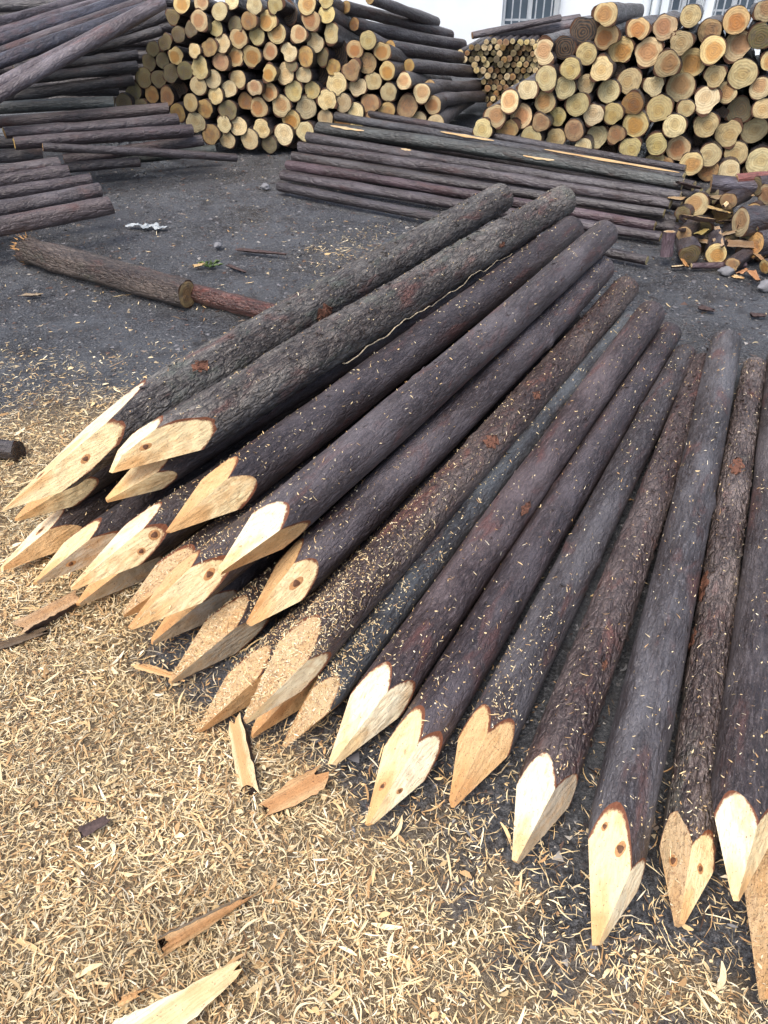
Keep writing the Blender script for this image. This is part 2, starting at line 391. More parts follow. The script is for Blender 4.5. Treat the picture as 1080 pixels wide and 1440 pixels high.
# ------------------------------------------------------------------ logs and poles
def log_shape(rA, rB, L, seed, irregular=.06, nt=20, nz=6, bump=.0, tilt=.05, bend=0.0, tiltB=.05):
    r = np.random.default_rng(seed)
    th = np.arange(nt) / nt * 2 * np.pi
    prof = 1 + irregular * (r.normal() * .6 * np.cos(2 * th + r.uniform(0, 6)) + r.normal() * .5 * np.cos(3 * th + r.uniform(0, 6)) + r.normal() * .35 * np.cos(5 * th + r.uniform(0, 6)))
    ta, tb = r.normal(0, tilt, 2), r.normal(0, tiltB, 2)
    V = np.zeros((nz + 1, nt, 3)); ba = r.uniform(0, 6.28)
    for k in range(nz + 1):
        f = k / nz; R = (rA + (rB - rA) * f) * (1 + .04 * r.normal() * (0 < k < nz))
        rad = R * prof
        if bump: rad = rad + bump * fbm(np.cos(th) * 2.5 + seed, np.sin(th) * 2.5, f * L * 6, 3)
        x, y = rad * np.cos(th), rad * np.sin(th)
        z = f * L + (x * ta[0] + y * ta[1]) * (1 - f) + (x * tb[0] + y * tb[1]) * f
        o = bend * math.sin(math.pi * f)
        V[k] = np.stack([x + o * math.cos(ba), y + o * math.sin(ba), z], -1)
    return V
def tube_faces(nz, nt):
    return [(k * nt + j, k * nt + (j + 1) % nt, (k + 1) * nt + (j + 1) % nt, (k + 1) * nt + j) for k in range(nz) for j in range(nt)]
def end_disc(ring, inward, seed, rough=.002):
    """a slightly uneven sawn disc filling a ring of rim points"""
    c = ring.mean(0); nt = len(ring); V = []; r = np.random.default_rng(seed)
    for f in (1.0, .86, .55):
        for p in ring: V.append(c + (p - c) * (f * (.985 if f == 1 else 1)) + np.array([0, 0, inward * (.002 if f == 1 else 0) + (0 if f == 1 else r.normal(0, rough))]))
    V.append(c); F = []
    for a in (0, 1):
        for j in range(nt): F.append((a * nt + j, a * nt + (j + 1) % nt, (a + 1) * nt + (j + 1) % nt, (a + 1) * nt + j))
    for j in range(nt): F.append((2 * nt + j, 2 * nt + (j + 1) % nt, 3 * nt))
    return V, F
SEED = [100]
def log(name, A, B, rA, rB, kind, label, cat, group=None, irregular=.06, nt=20, nz=6, bump=.0, tilt=.06, bend=0.0, bark=None, tint=(1, 1, 1), both=True, kindB=None, etint=(1, 1, 1), tiltB=.05):
    A, B = Vector(A), Vector(B); SEED[0] += 1; s = SEED[0]
    M, z, u, y = frame(A, B); L = (B - A).length
    R = root(name, M, label, cat, group)
    V = log_shape(rA, rB, L, s, irregular, nt, nz, bump, tilt, bend, tiltB)
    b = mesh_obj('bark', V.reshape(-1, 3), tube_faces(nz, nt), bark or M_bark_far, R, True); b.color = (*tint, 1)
    d, f = end_disc(V[0], 1, s); e = mesh_obj('cut_end', d, f, M_end[kind], R, True); e.color = (*etint, rA * 5)
    d, f = end_disc(V[-1], -1, s + 9); f = [tuple(reversed(q)) for q in f]
    e = mesh_obj('cut_end', d, f, M_end[kindB or kind], R, True); e.color = (*etint, rB * 5)
    return R
ORD = ['', 'first', 'second', 'third', 'fourth', 'fifth', 'sixth', 'seventh', 'eighth', 'ninth', 'tenth', 'eleventh', 'twelfth', 'thirteenth', 'fourteenth', 'fifteenth', 'sixteenth', 'seventeenth', 'eighteenth', 'nineteenth', 'twentieth', 'twenty-first', 'twenty-second', 'twenty-third', 'twenty-fourth', 'twenty-fifth']
def rows_of(items, pitch):
    """items: (x, y, ...) in photo pixels -> row from the top and place from the left of each"""
    ys = min(i[1] for i in items); lab = {}
    rows = {}
    for k, it in enumerate(items): rows.setdefault(int((it[1] - ys) / pitch), []).append(k)
    for n, (rk, ks) in enumerate(sorted(rows.items())):
        for m, k in enumerate(sorted(ks, key=lambda q: items[q][0])): lab[k] = (n + 1, m + 1)
    return lab

# --- left stack of sawn logs (end faces as they lie in the stack: x, y, radius, look)
LEFT = [(285,12,32,'o'),(358,10,26,'o'),(352,78,34,'o'),(428,42,30,'p'),(250,62,26,'d'),(475,2,28,'p'),(560,20,28,'p'),(640,20,28,'p'),(760,15,34,'o'),(833,0,26,'p'),(835,52,30,'p'),(775,75,34,'o'),(690,50,36,'k'),(612,78,34,'o'),(540,78,30,'b'),(488,95,28,'d'),(415,108,26,'p'),(645,125,34,'o'),(570,135,30,'p'),(500,145,32,'o'),(438,165,30,'p'),(390,180,30,'b'),(728,130,30,'o'),(790,162,32,'p'),(853,127,32,'p'),(272,130,26,'d'),(222,160,28,'d'),(175,185,24,'d'),(160,237,28,'d'),(212,230,26,'d'),(262,212,28,'o'),(333,192,24,'p'),(352,255,38,'p'),(433,235,30,'b'),(486,215,32,'o'),(550,213,34,'o'),(620,195,28,'o'),(692,198,30,'p'),(755,215,32,'b'),(878,205,46,'k'),(942,187,30,'o'),(992,152,30,'p'),(1047,195,30,'o'),(988,240,34,'b'),(930,265,34,'b'),(1065,268,30,'o'),(803,272,42,'k'),(815,215,30,'d'),(700,245,22,'d'),(860,255,26,'b'),(617,278,28,'o'),(677,280,36,'p'),(748,283,28,'p'),(297,268,30,'d'),(243,278,30,'d'),(197,300,28,'d'),(140,295,32,'d'),(100,350,34,'d'),(170,358,28,'b'),(228,365,30,'b'),(270,340,30,'k'),(347,325,30,'p'),(403,300,30,'p'),(498,300,30,'p'),(562,333,28,'o'),(618,350,30,'o'),(464,338,28,'p'),(413,362,30,'p'),(710,345,34,'p'),(780,342,28,'p'),(872,318,38,'p'),(953,328,32,'p'),(1012,307,30,'p'),(1070,350,30,'p'),(836,380,34,'p'),(897,390,32,'p'),(528,385,28,'b'),(318,390,30,'p'),(372,412,30,'b'),(460,418,32,'d'),(578,408,32,'o'),(662,402,36,'o'),(757,408,38,'p'),(945,425,30,'p'),(1000,392,34,'b'),(1063,424,32,'b'),(65,395,34,'d'),(128,405,28,'d'),(270,428,30,'b'),(338,465,34,'p'),(395,510,34,'b'),(445,472,28,'p'),(500,480,30,'p'),(457,530,30,'p'),(542,528,34,'p'),(588,488,32,'p'),(700,455,34,'o'),(672,510,36,'p'),(752,498,34,'p'),(617,548,30,'d'),(712,560,30,'k'),(1010,450,26,'b'),(320,110,26,'d'),(330,30,22,'k'),(540,290,22,'k'),(690,110,20,'k'),(440,295,20,'k'),
        # right-hand flank
        (1129,308,28,'o'),(1196,354,32,'o'),(1238,399,30,'o'),(1140,405,38,'b'),(1183,459,30,'p'),(1248,470,30,'p'),(1100,470,28,'b'),(830,450,30,'p'),(890,470,30,'b'),(950,490,28,'p')]
LEFT = [(150 + x / 2.7, y / 2.7, r / 2.7, k) for x, y, r, k in LEFT]
YL = 6.62
def left_stack():
    N0 = aty(612, 174, YL); F0 = Vector((1.08, 8.35, .07)); lab = rows_of(LEFT, 23); sh = .63
    for i, (x, y, r, k) in enumerate(LEFT):
        back = .30 * max(0, min(1, (268 - x) / 60))
        p = aty(x, y, YL + random.uniform(-.03, .03) + back + (.14 if k == 'k' else 0)); R = r * depth(p) / FPX * 1.11
        q = F0 + (Vector((p.x, 0, p.z)) - Vector((N0.x, 0, N0.z))) * sh; q.x = p.x + .46
        q.y = F0.y + random.uniform(-.12, .12); q.z = max(q.z, R * sh + .005); p.z = max(p.z, R)
        row, col = lab[i]
        log('sawn_log', p, q, R, R * sh * 1.04, k, f'{LOOK[k]} log, {ORD[col]} from left in {ORD[row]} row down of left stack', 'log', 'logs in the left stack', .15, 20, 5, .004, .09, bend=random.uniform(0, .02), tint=(random.uniform(.8, 1.2),) * 3)
    # the long flank logs whose dark sides show to the right of the stack
    for j, (x0, y0, x1, y1, r) in enumerate([(486, 10, 632, 50, 8.5), (498, 34, 650, 64, 8.5), (548, 66, 666, 84, 8.5), (575, 92, 674, 102, 8.5), (604, 121, 678, 121, 8.5), (620, 142, 684, 136, 8), (520, -2, 612, 32, 7)]):
        p = aty(x0, y0, YL + .25); q = aty(x1, y1, 8.3 - .03 * j)
        log('sawn_log', p, q, r * depth(p) / FPX, 7.5 * depth(q) / FPX, 'b', f'dark barked log on the right flank of left stack, {ORD[j + 1]} in height order', 'log', 'flank logs of the left stack', .05, 18, 6, .004, bend=.01)
left_stack()

# --- right stack of thicker sawn logs
RIGHT = [(520,48,38,'o'),(522,125,40,'o'),(632,98,36,'o'),(725,95,40,'o'),(813,55,34,'p'),(878,108,38,'b'),(970,70,42,'o'),(1072,35,36,'o'),(445,105,44,'k'),(378,165,36,'k'),(308,180,38,'o'),(453,185,35,'p'),(572,172,40,'o'),(668,180,44,'o'),(780,147,38,'p'),(888,172,42,'o'),(975,158,46,'o'),(1055,125,40,'d'),(398,237,34,'p'),(505,238,38,'p'),(732,222,42,'o'),(817,218,44,'o'),(897,262,35,'p'),(992,255,46,'p'),(1095,210,36,'o'),(315,270,38,'p'),(378,303,36,'p'),(452,290,30,'p'),(602,280,40,'p'),(685,295,34,'p'),(778,300,46,'o'),(868,345,42,'p'),(937,318,34,'o'),(1053,305,34,'o'),(250,310,34,'p'),(310,350,36,'o'),(187,350,34,'o'),(530,315,36,'p'),(422,360,38,'p'),(612,357,36,'b'),(705,375,42,'p'),(797,373,28,'p'),(980,382,42,'d'),(1065,375,34,'p'),(137,402,36,'o'),(228,400,38,'o'),(295,423,30,'b'),(353,403,30,'p'),(478,397,34,'p'),(545,392,34,'p'),(623,428,42,'o'),(757,435,38,'p'),(866,430,40,'p'),(410,450,34,'b'),(943,460,42,'p'),(1033,450,42,'p'),(95,447,34,'p'),(180,452,38,'b'),(262,475,36,'p'),(347,478,32,'p'),(490,472,36,'p'),(555,465,30,'b'),(695,497,36,'p'),(770,513,40,'o'),(443,510,30,'p'),(605,512,36,'p'),(525,518,32,'k'),(880,535,36,'p'),(970,530,38,'p'),(815,565,38,'o'),(690,555,32,'p'),(1052,560,46,'p'),(945,590,36,'p'),(1120,300,38,'o'),(1130,400,38,'p'),(1125,480,38,'p'),(720,570,30,'b'),(1020,610,32,'b'),(870,605,34,'b'),(1120,620,38,'b'),(1130,110,36,'o'),(560,240,24,'k'),(840,490,26,'k'),(760,370,22,'k'),(920,390,20,'k'),(660,345,20,'k')]
RIGHT = [(640 + x / 2.4545, y / 2.4545, r / 2.4545, k) for x, y, r, k in RIGHT]
YR = 5.86
def right_stack():
    lab = rows_of(RIGHT, 27)
    for i, (x, y, r, k) in enumerate(RIGHT):
        p = aty(x, y, YR + random.uniform(-.06, .06) + (.12 if k == 'k' else 0)); R = r * depth(p) / FPX * 1.06; p.z = max(p.z, R)
        q = p + Vector((.66 + random.uniform(-.03, .03), 1.75 + random.uniform(-.1, .1), 0)); q.z = max(R * .8, p.z * .86)
        row, col = lab[i]
        log('sawn_log', p, q, R, R * .8, k, f'{LOOK[k]} thick log, {ORD[col]} from left in {ORD[row]} row down of right stack', 'log', 'logs in the right stack', .16, 22, 5, .006, .10, tint=(random.uniform(.8, 1.2),) * 3)
right_stack()

# --- far stack of thin poles between the two
def far_stack():
    poly = [(646, 76), (662, 62), (690, 57), (757, 51), (775, 60), (775, 150), (700, 158), (684, 146), (672, 112), (658, 92)]
    def inside(x, y):
        c = False
        for i in range(len(poly)):
            x1, y1 = poly[i]; x2, y2 = poly[i - 1]
            if (y1 > y) != (y2 > y) and x < (x2 - x1) * (y - y1) / (y2 - y1) + x1: c = not c
        return c
    pts = []; y = 156; k = 0
    while y > 50:
        x = 648 + (k % 2) * 4.6
        while x < 776:
            if inside(x, y) and not (x > 728 and y > 108): pts.append((x + random.uniform(-1.1, 1.1), y + random.uniform(-1.1, 1.1), random.uniform(3.7, 4.9), random.choice('pppbdbd')))
            x += 9.2
        y -= 8.1; k += 1
    lab = rows_of(pts, 8.1)
    for i, (x, y, r, k) in enumerate(pts):
        p = aty(x, y, 7.95 + random.uniform(-.05, .05)); R = r * depth(p) / FPX; p.z = max(p.z, R)
        q = p + Vector((.5, 1.8, 0)); q.z = p.z * .9 + .003
        row, col = lab[i]
        log('thin_pole', p, q, R, R * .85, k, f'thin {LOOK[k]} pole, {ORD[col]} from left in {ORD[row]} row down of far small stack', 'pole', 'poles in the far small stack', .06, 10, 2)
    for j, (x0, y0, x1, y1, r) in enumerate([(664, 50, 788, 25, 4.6), (690, 51, 832, 33, 7), (722, 47, 838, 40, 8), (700, 44, 815, 26, 5.5)]):
        p = aty(x0, y0, 8.15 + .12 * j); q = aty(x1, y1, 8.3 + .12 * j)
        log('thick_pole', p, q, r * depth(p) / FPX, r * depth(q) / FPX, 'b', f'dark pole laid across the far small stack, {ORD[j + 1]} from the front', 'pole', 'poles on top of the far stack', .05, 16, 5, .003, tint=(1.3, 1.3, 1.35))
far_stack()

# --- long poles heaped at the left edge, seen from the side
def px_pole(x0, y0, Y0, x1, y1, Y1, r, label, group, kind='b', tint=(1, 1, 1), rB=None, **kw):
    p = aty(x0, y0, Y0); q = aty(x1, y1, Y1); R0 = r * depth(p) / FPX; R1 = (rB or r) * depth(q) / FPX
    p.z = max(p.z, R0); q.z = max(q.z, R1)
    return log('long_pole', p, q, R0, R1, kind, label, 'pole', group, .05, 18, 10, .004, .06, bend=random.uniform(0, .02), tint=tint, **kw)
def left_heap():
    g = 'long poles heaped at the left edge'
    top = [(-160, 78, 5.5, 135, -1, 7.1, 9.5, (1.0, .95, 1.0)), (-160, 99, 5.5, 150, 3, 7.0, 8.5, (1.25, 1.15, 1.2)), (-170, 122, 5.4, 178, 1, 6.9, 8.5, (.85, .98, 1.2)), (-170, 140, 5.3, 197, 6, 6.85, 8.5, (1.1, 1.0, .98)), (-170, 152, 5.2, 207, 13, 6.75, 8.5, (.72, .82, 1.0)),
           (-170, 205, 5.0, 214, 10, 6.6, 9, (1.6, 1.55, 1.6)), (-170, 238, 4.9, 228, 3, 6.5, 9, (1.5, 1.45, 1.5))]
    words = ['highest dark pole of the left heap, cut by the top edge', 'purple-grey pole second from top of the left heap', 'bluish pole third from top of the left heap', 'brownish pole fourth from top of the left heap', 'dark blue-grey pole just behind the two pale leaning poles', 'pale grey leaning pole, the rear of two crossing the left heap', 'foremost pale grey pole leaning across the left heap']
    for (x0, y0, Y0, x1, y1, Y1, r, t), w in zip(top, words): px_pole(x0, y0, Y0, x1, y1, Y1, r * 1.02, w, g, tint=tuple(c * 1.15 for c in t))
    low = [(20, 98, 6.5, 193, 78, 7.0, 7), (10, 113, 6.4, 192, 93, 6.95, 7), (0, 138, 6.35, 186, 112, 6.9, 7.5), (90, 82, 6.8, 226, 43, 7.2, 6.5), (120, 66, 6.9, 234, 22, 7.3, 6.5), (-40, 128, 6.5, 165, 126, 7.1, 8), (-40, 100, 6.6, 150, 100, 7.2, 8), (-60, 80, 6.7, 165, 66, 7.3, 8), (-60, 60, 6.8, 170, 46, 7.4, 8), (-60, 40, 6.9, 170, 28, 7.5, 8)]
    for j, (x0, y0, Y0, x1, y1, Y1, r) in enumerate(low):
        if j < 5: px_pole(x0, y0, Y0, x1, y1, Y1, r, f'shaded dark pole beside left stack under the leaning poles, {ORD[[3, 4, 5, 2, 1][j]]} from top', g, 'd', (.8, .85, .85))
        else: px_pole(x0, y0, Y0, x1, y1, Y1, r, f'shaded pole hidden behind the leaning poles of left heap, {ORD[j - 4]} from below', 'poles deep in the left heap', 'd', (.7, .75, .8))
    for j in range(15):  # extra poles added as dark fill, closing the pale gap behind the heap
        px_pole(-120, 10 + j * 10, 7.5 + .04 * (j % 2), 290, -2 + j * 9.3, 8.0 + .04 * (j % 2), 8, f'added dark fill pole behind the left heap, {ORD[j + 1]} from top', 'poles deep in the left heap', 'd', (.6, .62, .66))
    px_pole(-60, 156, 6.15, 161, 144, 6.35, 8, 'greenish straight pole lying below the left heap', g, 'd', (.85, 1.15, 1.1))
    # low bundle in front of it
    g = 'poles of the low bundle at left'
    px_pole(-90, 178, 5.75, 237, 153, 6.25, 8, 'brown pole at the back of the low left bundle', g, tint=(1.05, .9, .85))
    px_pole(6, 187, 5.55, 250, 168, 6.15, 7.6, 'pole with orange sawn end at the left edge of low bundle', g, 'o', (1.05, .98, 1.0))
    px_pole(20, 202, 5.45, 270, 184, 6.02, 8.4, 'pole with bright yellow sawn end in the low left bundle', g, 'p', (1.15, 1.05, 1.1), etint=(1.2, 1.0, .6))
    px_pole(90, 224, 5.75, 284, 197, 6.1, 7.4, 'reddish pole under the yellow-ended one in low left bundle', g, 'b', (1.0, .88, .88))
    px_pole(120, 232, 5.95, 302, 211, 6.3, 7.0, 'green-tinged pole end low in the left bundle', g, 'd', (.75, 1.1, .95))
    px_pole(60, 207, 5.40, 332, 222, 6.05, 5.4, 'thin dark pole lying askew in front of the low left bundle', g, 'b', (.8, .75, .75))
    px_pole(40, 243, 5.5, 196, 228, 5.85, 6.5, 'short dark pole on the ground under the low left bundle', g, 'b', (.7, .72, .75))
    px_pole(-90, 222, 5.35, 60, 218, 5.6, 9, 'dark pole with yellowish end under the low left bundle', g, 'p', (.8, .8, .8))
    px_pole(-90, 205, 5.6, 60, 200, 5.75, 8, 'shaded pole below the orange-ended one at left edge', g, 'b', (.75, .75, .8))
    # near bundle with its ends to the right
    g = 'poles of the near left bundle'
    near = [(-220, 270, 84, 230, .235, 9.5), (-220, 285, 97, 241, .225, 9.5), (-220, 308, 127, 254, .225, 10.5), (-220, 333, 140, 268, .215, 11.0), (-220, 357, 156, 288, .205, 12.0)]
    for j, (x0, y0, x1, y1, z, r) in enumerate(near):
        p = at(x0, y0, z); q = at(x1, y1, z); R = r * depth(q) / FPX
        log('long_pole', q, p, R * .94, R, 'b', f'grey-brown pole ending in mid-air, {ORD[j + 1]} from the back of near left bundle', 'pole', g, .07, 22, 12, .005, .10, bend=.008, tint=[(1.25, 1.2, 1.2), (1.25, 1.15, 1.15), (1.15, 1.05, 1.05), (1.1, 1.05, 1.05), (1.35, 1.2, 1.15)][j], bark=M_bark_far)
    for j, (x1, y1, z, r) in enumerate([(-20, 318, .055, 11), (5, 298, .055, 11), (25, 280, .06, 11), (8, 300, .15, 9), (-10, 322, .15, 9)]):
        q = at(x1, y1, z); p = q + (at(-220, 357, .205) - at(156, 288, .205)).normalized() * 1.6; p.z = z; R = r * depth(q) / FPX * .92
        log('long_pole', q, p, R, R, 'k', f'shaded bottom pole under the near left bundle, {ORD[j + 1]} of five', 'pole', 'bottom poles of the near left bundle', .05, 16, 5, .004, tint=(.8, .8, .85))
left_heap()

# --- bundle of slim poles lying behind the stakes
def centre_bundle():
    g = 'slim poles of the middle bundle'
    P = [(392, 262, 910, 366, .045, .9, 'frontmost slim pole of middle bundle, lying alone on the ground'),
         (397, 246, 929, 333, .047, 1.0, 'second slim pole from the front of middle bundle'),
         (405, 232, 921, 318, .085, 1.0, 'reddish third slim pole from the front of middle bundle'),
         (412, 220, 934, 300, .125, .95, 'fourth slim pole from the front of middle bundle'),
         (422, 207, 943, 287, .165, 1.05, 'fifth slim pole from the front of middle bundle'),
         (433, 193, 957, 276, .210, 1.0, 'sixth slim pole from the front of middle bundle'),
         (448, 180, 960, 259, .255, 1.3, 'mossy thick pole at the top front of middle bundle'),
         (473, 164, 962, 248, .285, .9, 'pole with peeled pale strip on top of middle bundle'),
         (520, 160, 964, 237, .290, .8, 'rearmost top pole of the middle bundle')]
    tints = [(.62, .56, .58), (.9, .78, .82), (1.0, .68, .74), (.8, .75, .72), (1.1, 1.0, 1.02), (.9, .85, .85), (.85, 1.0, .9), (.85, .9, .92), (.9, .88, .9)]
    kinds = ['p', 'b', 'b', 'b', 'b', 'b', 'b', 'b', 'b']
    for (x0, y0, x1, y1, z, s, w), t, k in zip(P, tints, kinds):
        p = at(x0, y0, z); q = at(x1, y1, z); R0 = .035 * s; R1 = .0275 * s
        p.z = max(p.z, R0); q.z = max(q.z, R1)
        R = log('slim_pole', p, q, R0, R1, k, w, 'pole', g, .07, 18, 14, .007, .14, bend=random.uniform(.004, .022), tint=tuple(c * k_ for c, k_ in zip(t, (.86, .92, .97))), kindB='p')
        strips = {7: [(.36, .52, .018), (.66, .99, .016)], 6: [(.05, .16, .020), (.62, .70, .022)], 5: [(.30, .33, .014)]}
        M = R.matrix_world
        for (fa, fb, w_) in strips.get(P.index((x0, y0, x1, y1, z, s, w)), []):       # places where the bark has been scraped off
            L = (q - p).length; V = []; F = []
            n = 14
            for i in range(n + 1):
                f = i / n; tt = (fa + (fb - fa) * f) * L; rr = R0 + (R1 - R0) * tt / L + .0035
                wid = w_ * math.sin(math.pi * min(max(f, .03), .97)) ** .5 * (1 + .25 * math.sin(f * 17))
                for a in (-1, -.33, .33, 1):
                    an = a * wid / rr * .5 + math.radians(40); V.append((rr * math.cos(an) * 1.0, (1 if y0 else 1) * rr * math.sin(an), tt))
            F = [(i * 4 + j, i * 4 + j + 1, i * 4 + j + 5, i * 4 + j + 4) for i in range(n) for j in range(3)]
            e = mesh_obj('peeled_strip', V, F, M_fac_pale, R, True); e.color = (.66, .62, .58, .5)
    fill = [(560, 172, 976, 262, .22), (500, 185, 979, 278, .17), (480, 205, 958, 290, .12), (470, 225, 952, 310, .075), (455, 235, 962, 322, .045), (440, 215, 940, 305, .08), (600, 190, 985, 270, .05), (640, 205, 990, 285, .045)]
    for j, (x0, y0, x1, y1, z) in enumerate(fill):
        p = at(x0, y0, z); q = at(x1, y1, z)
        log('slim_pole', p, q, .037, .030, 'p', f'slim inner pole of middle bundle showing its right end, {ORD[[1, 3, 4, 7, 8, 6, 2, 5][j]]} from top', 'pole', 'inner poles of the middle bundle', .05, 14, 6, .003, tint=(.7, .68, .7))
centre_bundle()

# --- thick log and red log on the ground, small log at the left edge
def loose_logs():
    p, q = at(38, 352, .075), at(264, 414, .066); R = log('thick_log', p, q, .074, .066, 'o', 'thick grey log on the ground with frayed orange end', 'log', None, .05, 28, 14, .008, .22, bark=M_bark_rug, tint=(.66, .56, .50), kindB='b')
    V = []; F = []                               # torn splinters round the frayed end
    for k in range(110):
        a = random.uniform(0, 6.28); r = .074 * random.uniform(.3, 1.05); l = random.uniform(.012, .06); w = random.uniform(.003, .008); z0 = random.uniform(-.01, .04)
        n = len(V); t = (-math.sin(a), math.cos(a)); o = random.uniform(1.0, 1.35)
        for s, zz, rr in ((-1, z0, r), (1, z0, r), (0, z0 - l, r * o)): V.append((rr * math.cos(a) + s * w * t[0], rr * math.sin(a) + s * w * t[1], zz))
        V.append((r * .93 * math.cos(a), r * .93 * math.sin(a), z0)); F += [(n, n + 1, n + 2), (n + 1, n + 3, n + 2), (n + 3, n, n + 2)]
    e = mesh_obj('splinters', V, F, M_fac_or, R); e.color = (.6, .52, .42, .6)
    p, q = at(274, 412, .046), at(392, 442, .044)
    log('red_log', p, q, .046, .044, 'o', 'short reddish brown log on the ground before the thick grey log', 'log', None, .08, 24, 12, .006, .06, bark=M_bark_flaky, tint=(1.25, .70, .60))
    p = at(26, 634, .036)
    log('short_log', p, p + Vector((-.42, .08, 0)), .036, .038, 'k', 'small dark log stub on the shavings at left edge', 'log', None, .08, 24, 8, .004, .1, tint=(.55, .52, .55))
loose_logs()
STAKES = {
    '1': ((-1.001, 1.612, 0.338), (0.587, 4.067, 0.389), 0.078, 0.072),
    '2': ((-0.754, 1.697, 0.322), (0.901, 4.045, 0.381), 0.083, 0.074),
    '3': ((-0.566, 1.573, 0.25), (0.915, 3.835, 0.305), 0.070, 0.068),
    '4': ((-0.409, 1.4, 0.26), (1.01, 3.58, 0.369), 0.068, 0.064),
    '5': ((-0.348, 1.357, 0.126), (0.992, 3.474, 0.249), 0.066, 0.064),
    '6': ((-0.311, 1.052, 0.148), (1.126, 3.482, 0.149), 0.062, 0.062),
    '7': ((-0.231, 1.045, 0.064), (1.09, 3.237, 0.106), 0.046, 0.04),
    '8': ((-0.118, 1.001, 0.048), (1.164, 3.192, 0.152), 0.064, 0.06),
    '9': ((-0.037, 0.869, 0.044), (1.264, 3.195, 0.056), 0.059, 0.056),
    '10': ((0.143, 0.907, 0.04), (1.278, 3.003, 0.052), 0.060, 0.049),
    '11': ((0.262, 0.779, 0.043), (1.333, 2.942, 0.044), 0.063, 0.046),
    '12': ((0.38, 0.622, 0.048), (1.436, 2.995, 0.108), 0.064, 0.062),
    '13': ((0.548, 0.663, 0.04), (1.534, 2.892, 0.052), 0.054, 0.046),
    '14': ((0.637, 0.672, 0.12), (1.674, 2.962, 0.064), 0.062, 0.058),
    '15': ((0.662, 0.54, 0.046), (1.836, 2.753, 0.057), 0.062, 0.058),
    'a': ((-1.057, 1.738, 0.169), (0.277, 3.853, 0.146), 0.06, 0.055),
    'b': ((-1.103, 1.645, 0.046), (0.27, 3.734, 0.056), 0.062, 0.056),
    'c': ((-0.937, 1.522, 0.113), (0.398, 3.635, 0.141), 0.055, 0.05),
    'd': ((-0.813, 1.454, 0.165), (0.646, 3.485, 0.151), 0.066, 0.06),
    'e': ((-0.775, 1.712, 0.25), (0.72, 3.72, 0.265), 0.055, 0.05),
    'f': ((-0.837, 1.509, 0.045), (0.464, 3.643, 0.055), 0.06, 0.055),
    'g': ((-0.662, 1.381, 0.137), (0.746, 3.446, 0.138), 0.055, 0.05),
    'h': ((-0.606, 1.281, 0.189), (0.805, 3.344, 0.152), 0.064, 0.06),
    'i': ((-0.602, 1.366, 0.045), (0.803, 3.434, 0.054), 0.058, 0.054),
    'j': ((-0.526, 1.241, 0.045), (0.857, 3.323, 0.054), 0.06, 0.055),
    'k': ((-0.43, 1.103, 0.038), (0.906, 3.216, 0.046), 0.05, 0.046),
    'l': ((-0.306, 1.091, 0.038), (1.01, 3.217, 0.046), 0.05, 0.046),
    'm': ((-1.105, 2.059, 0.044), (0.063, 3.804, 0.054), 0.058, 0.054),
    'n': ((-0.942, 2.103, 0.043), (0.22, 3.852, 0.053), 0.058, 0.054),
    'o': ((-0.67, 2.092, 0.044), (0.476, 3.851, 0.054), 0.058, 0.054),
    'p': ((-0.538, 1.658, 0.044), (0.646, 3.392, 0.054), 0.058, 0.054),
    'q': ((-0.438, 1.989, 0.042), (0.753, 3.718, 0.052), 0.056, 0.052),
}
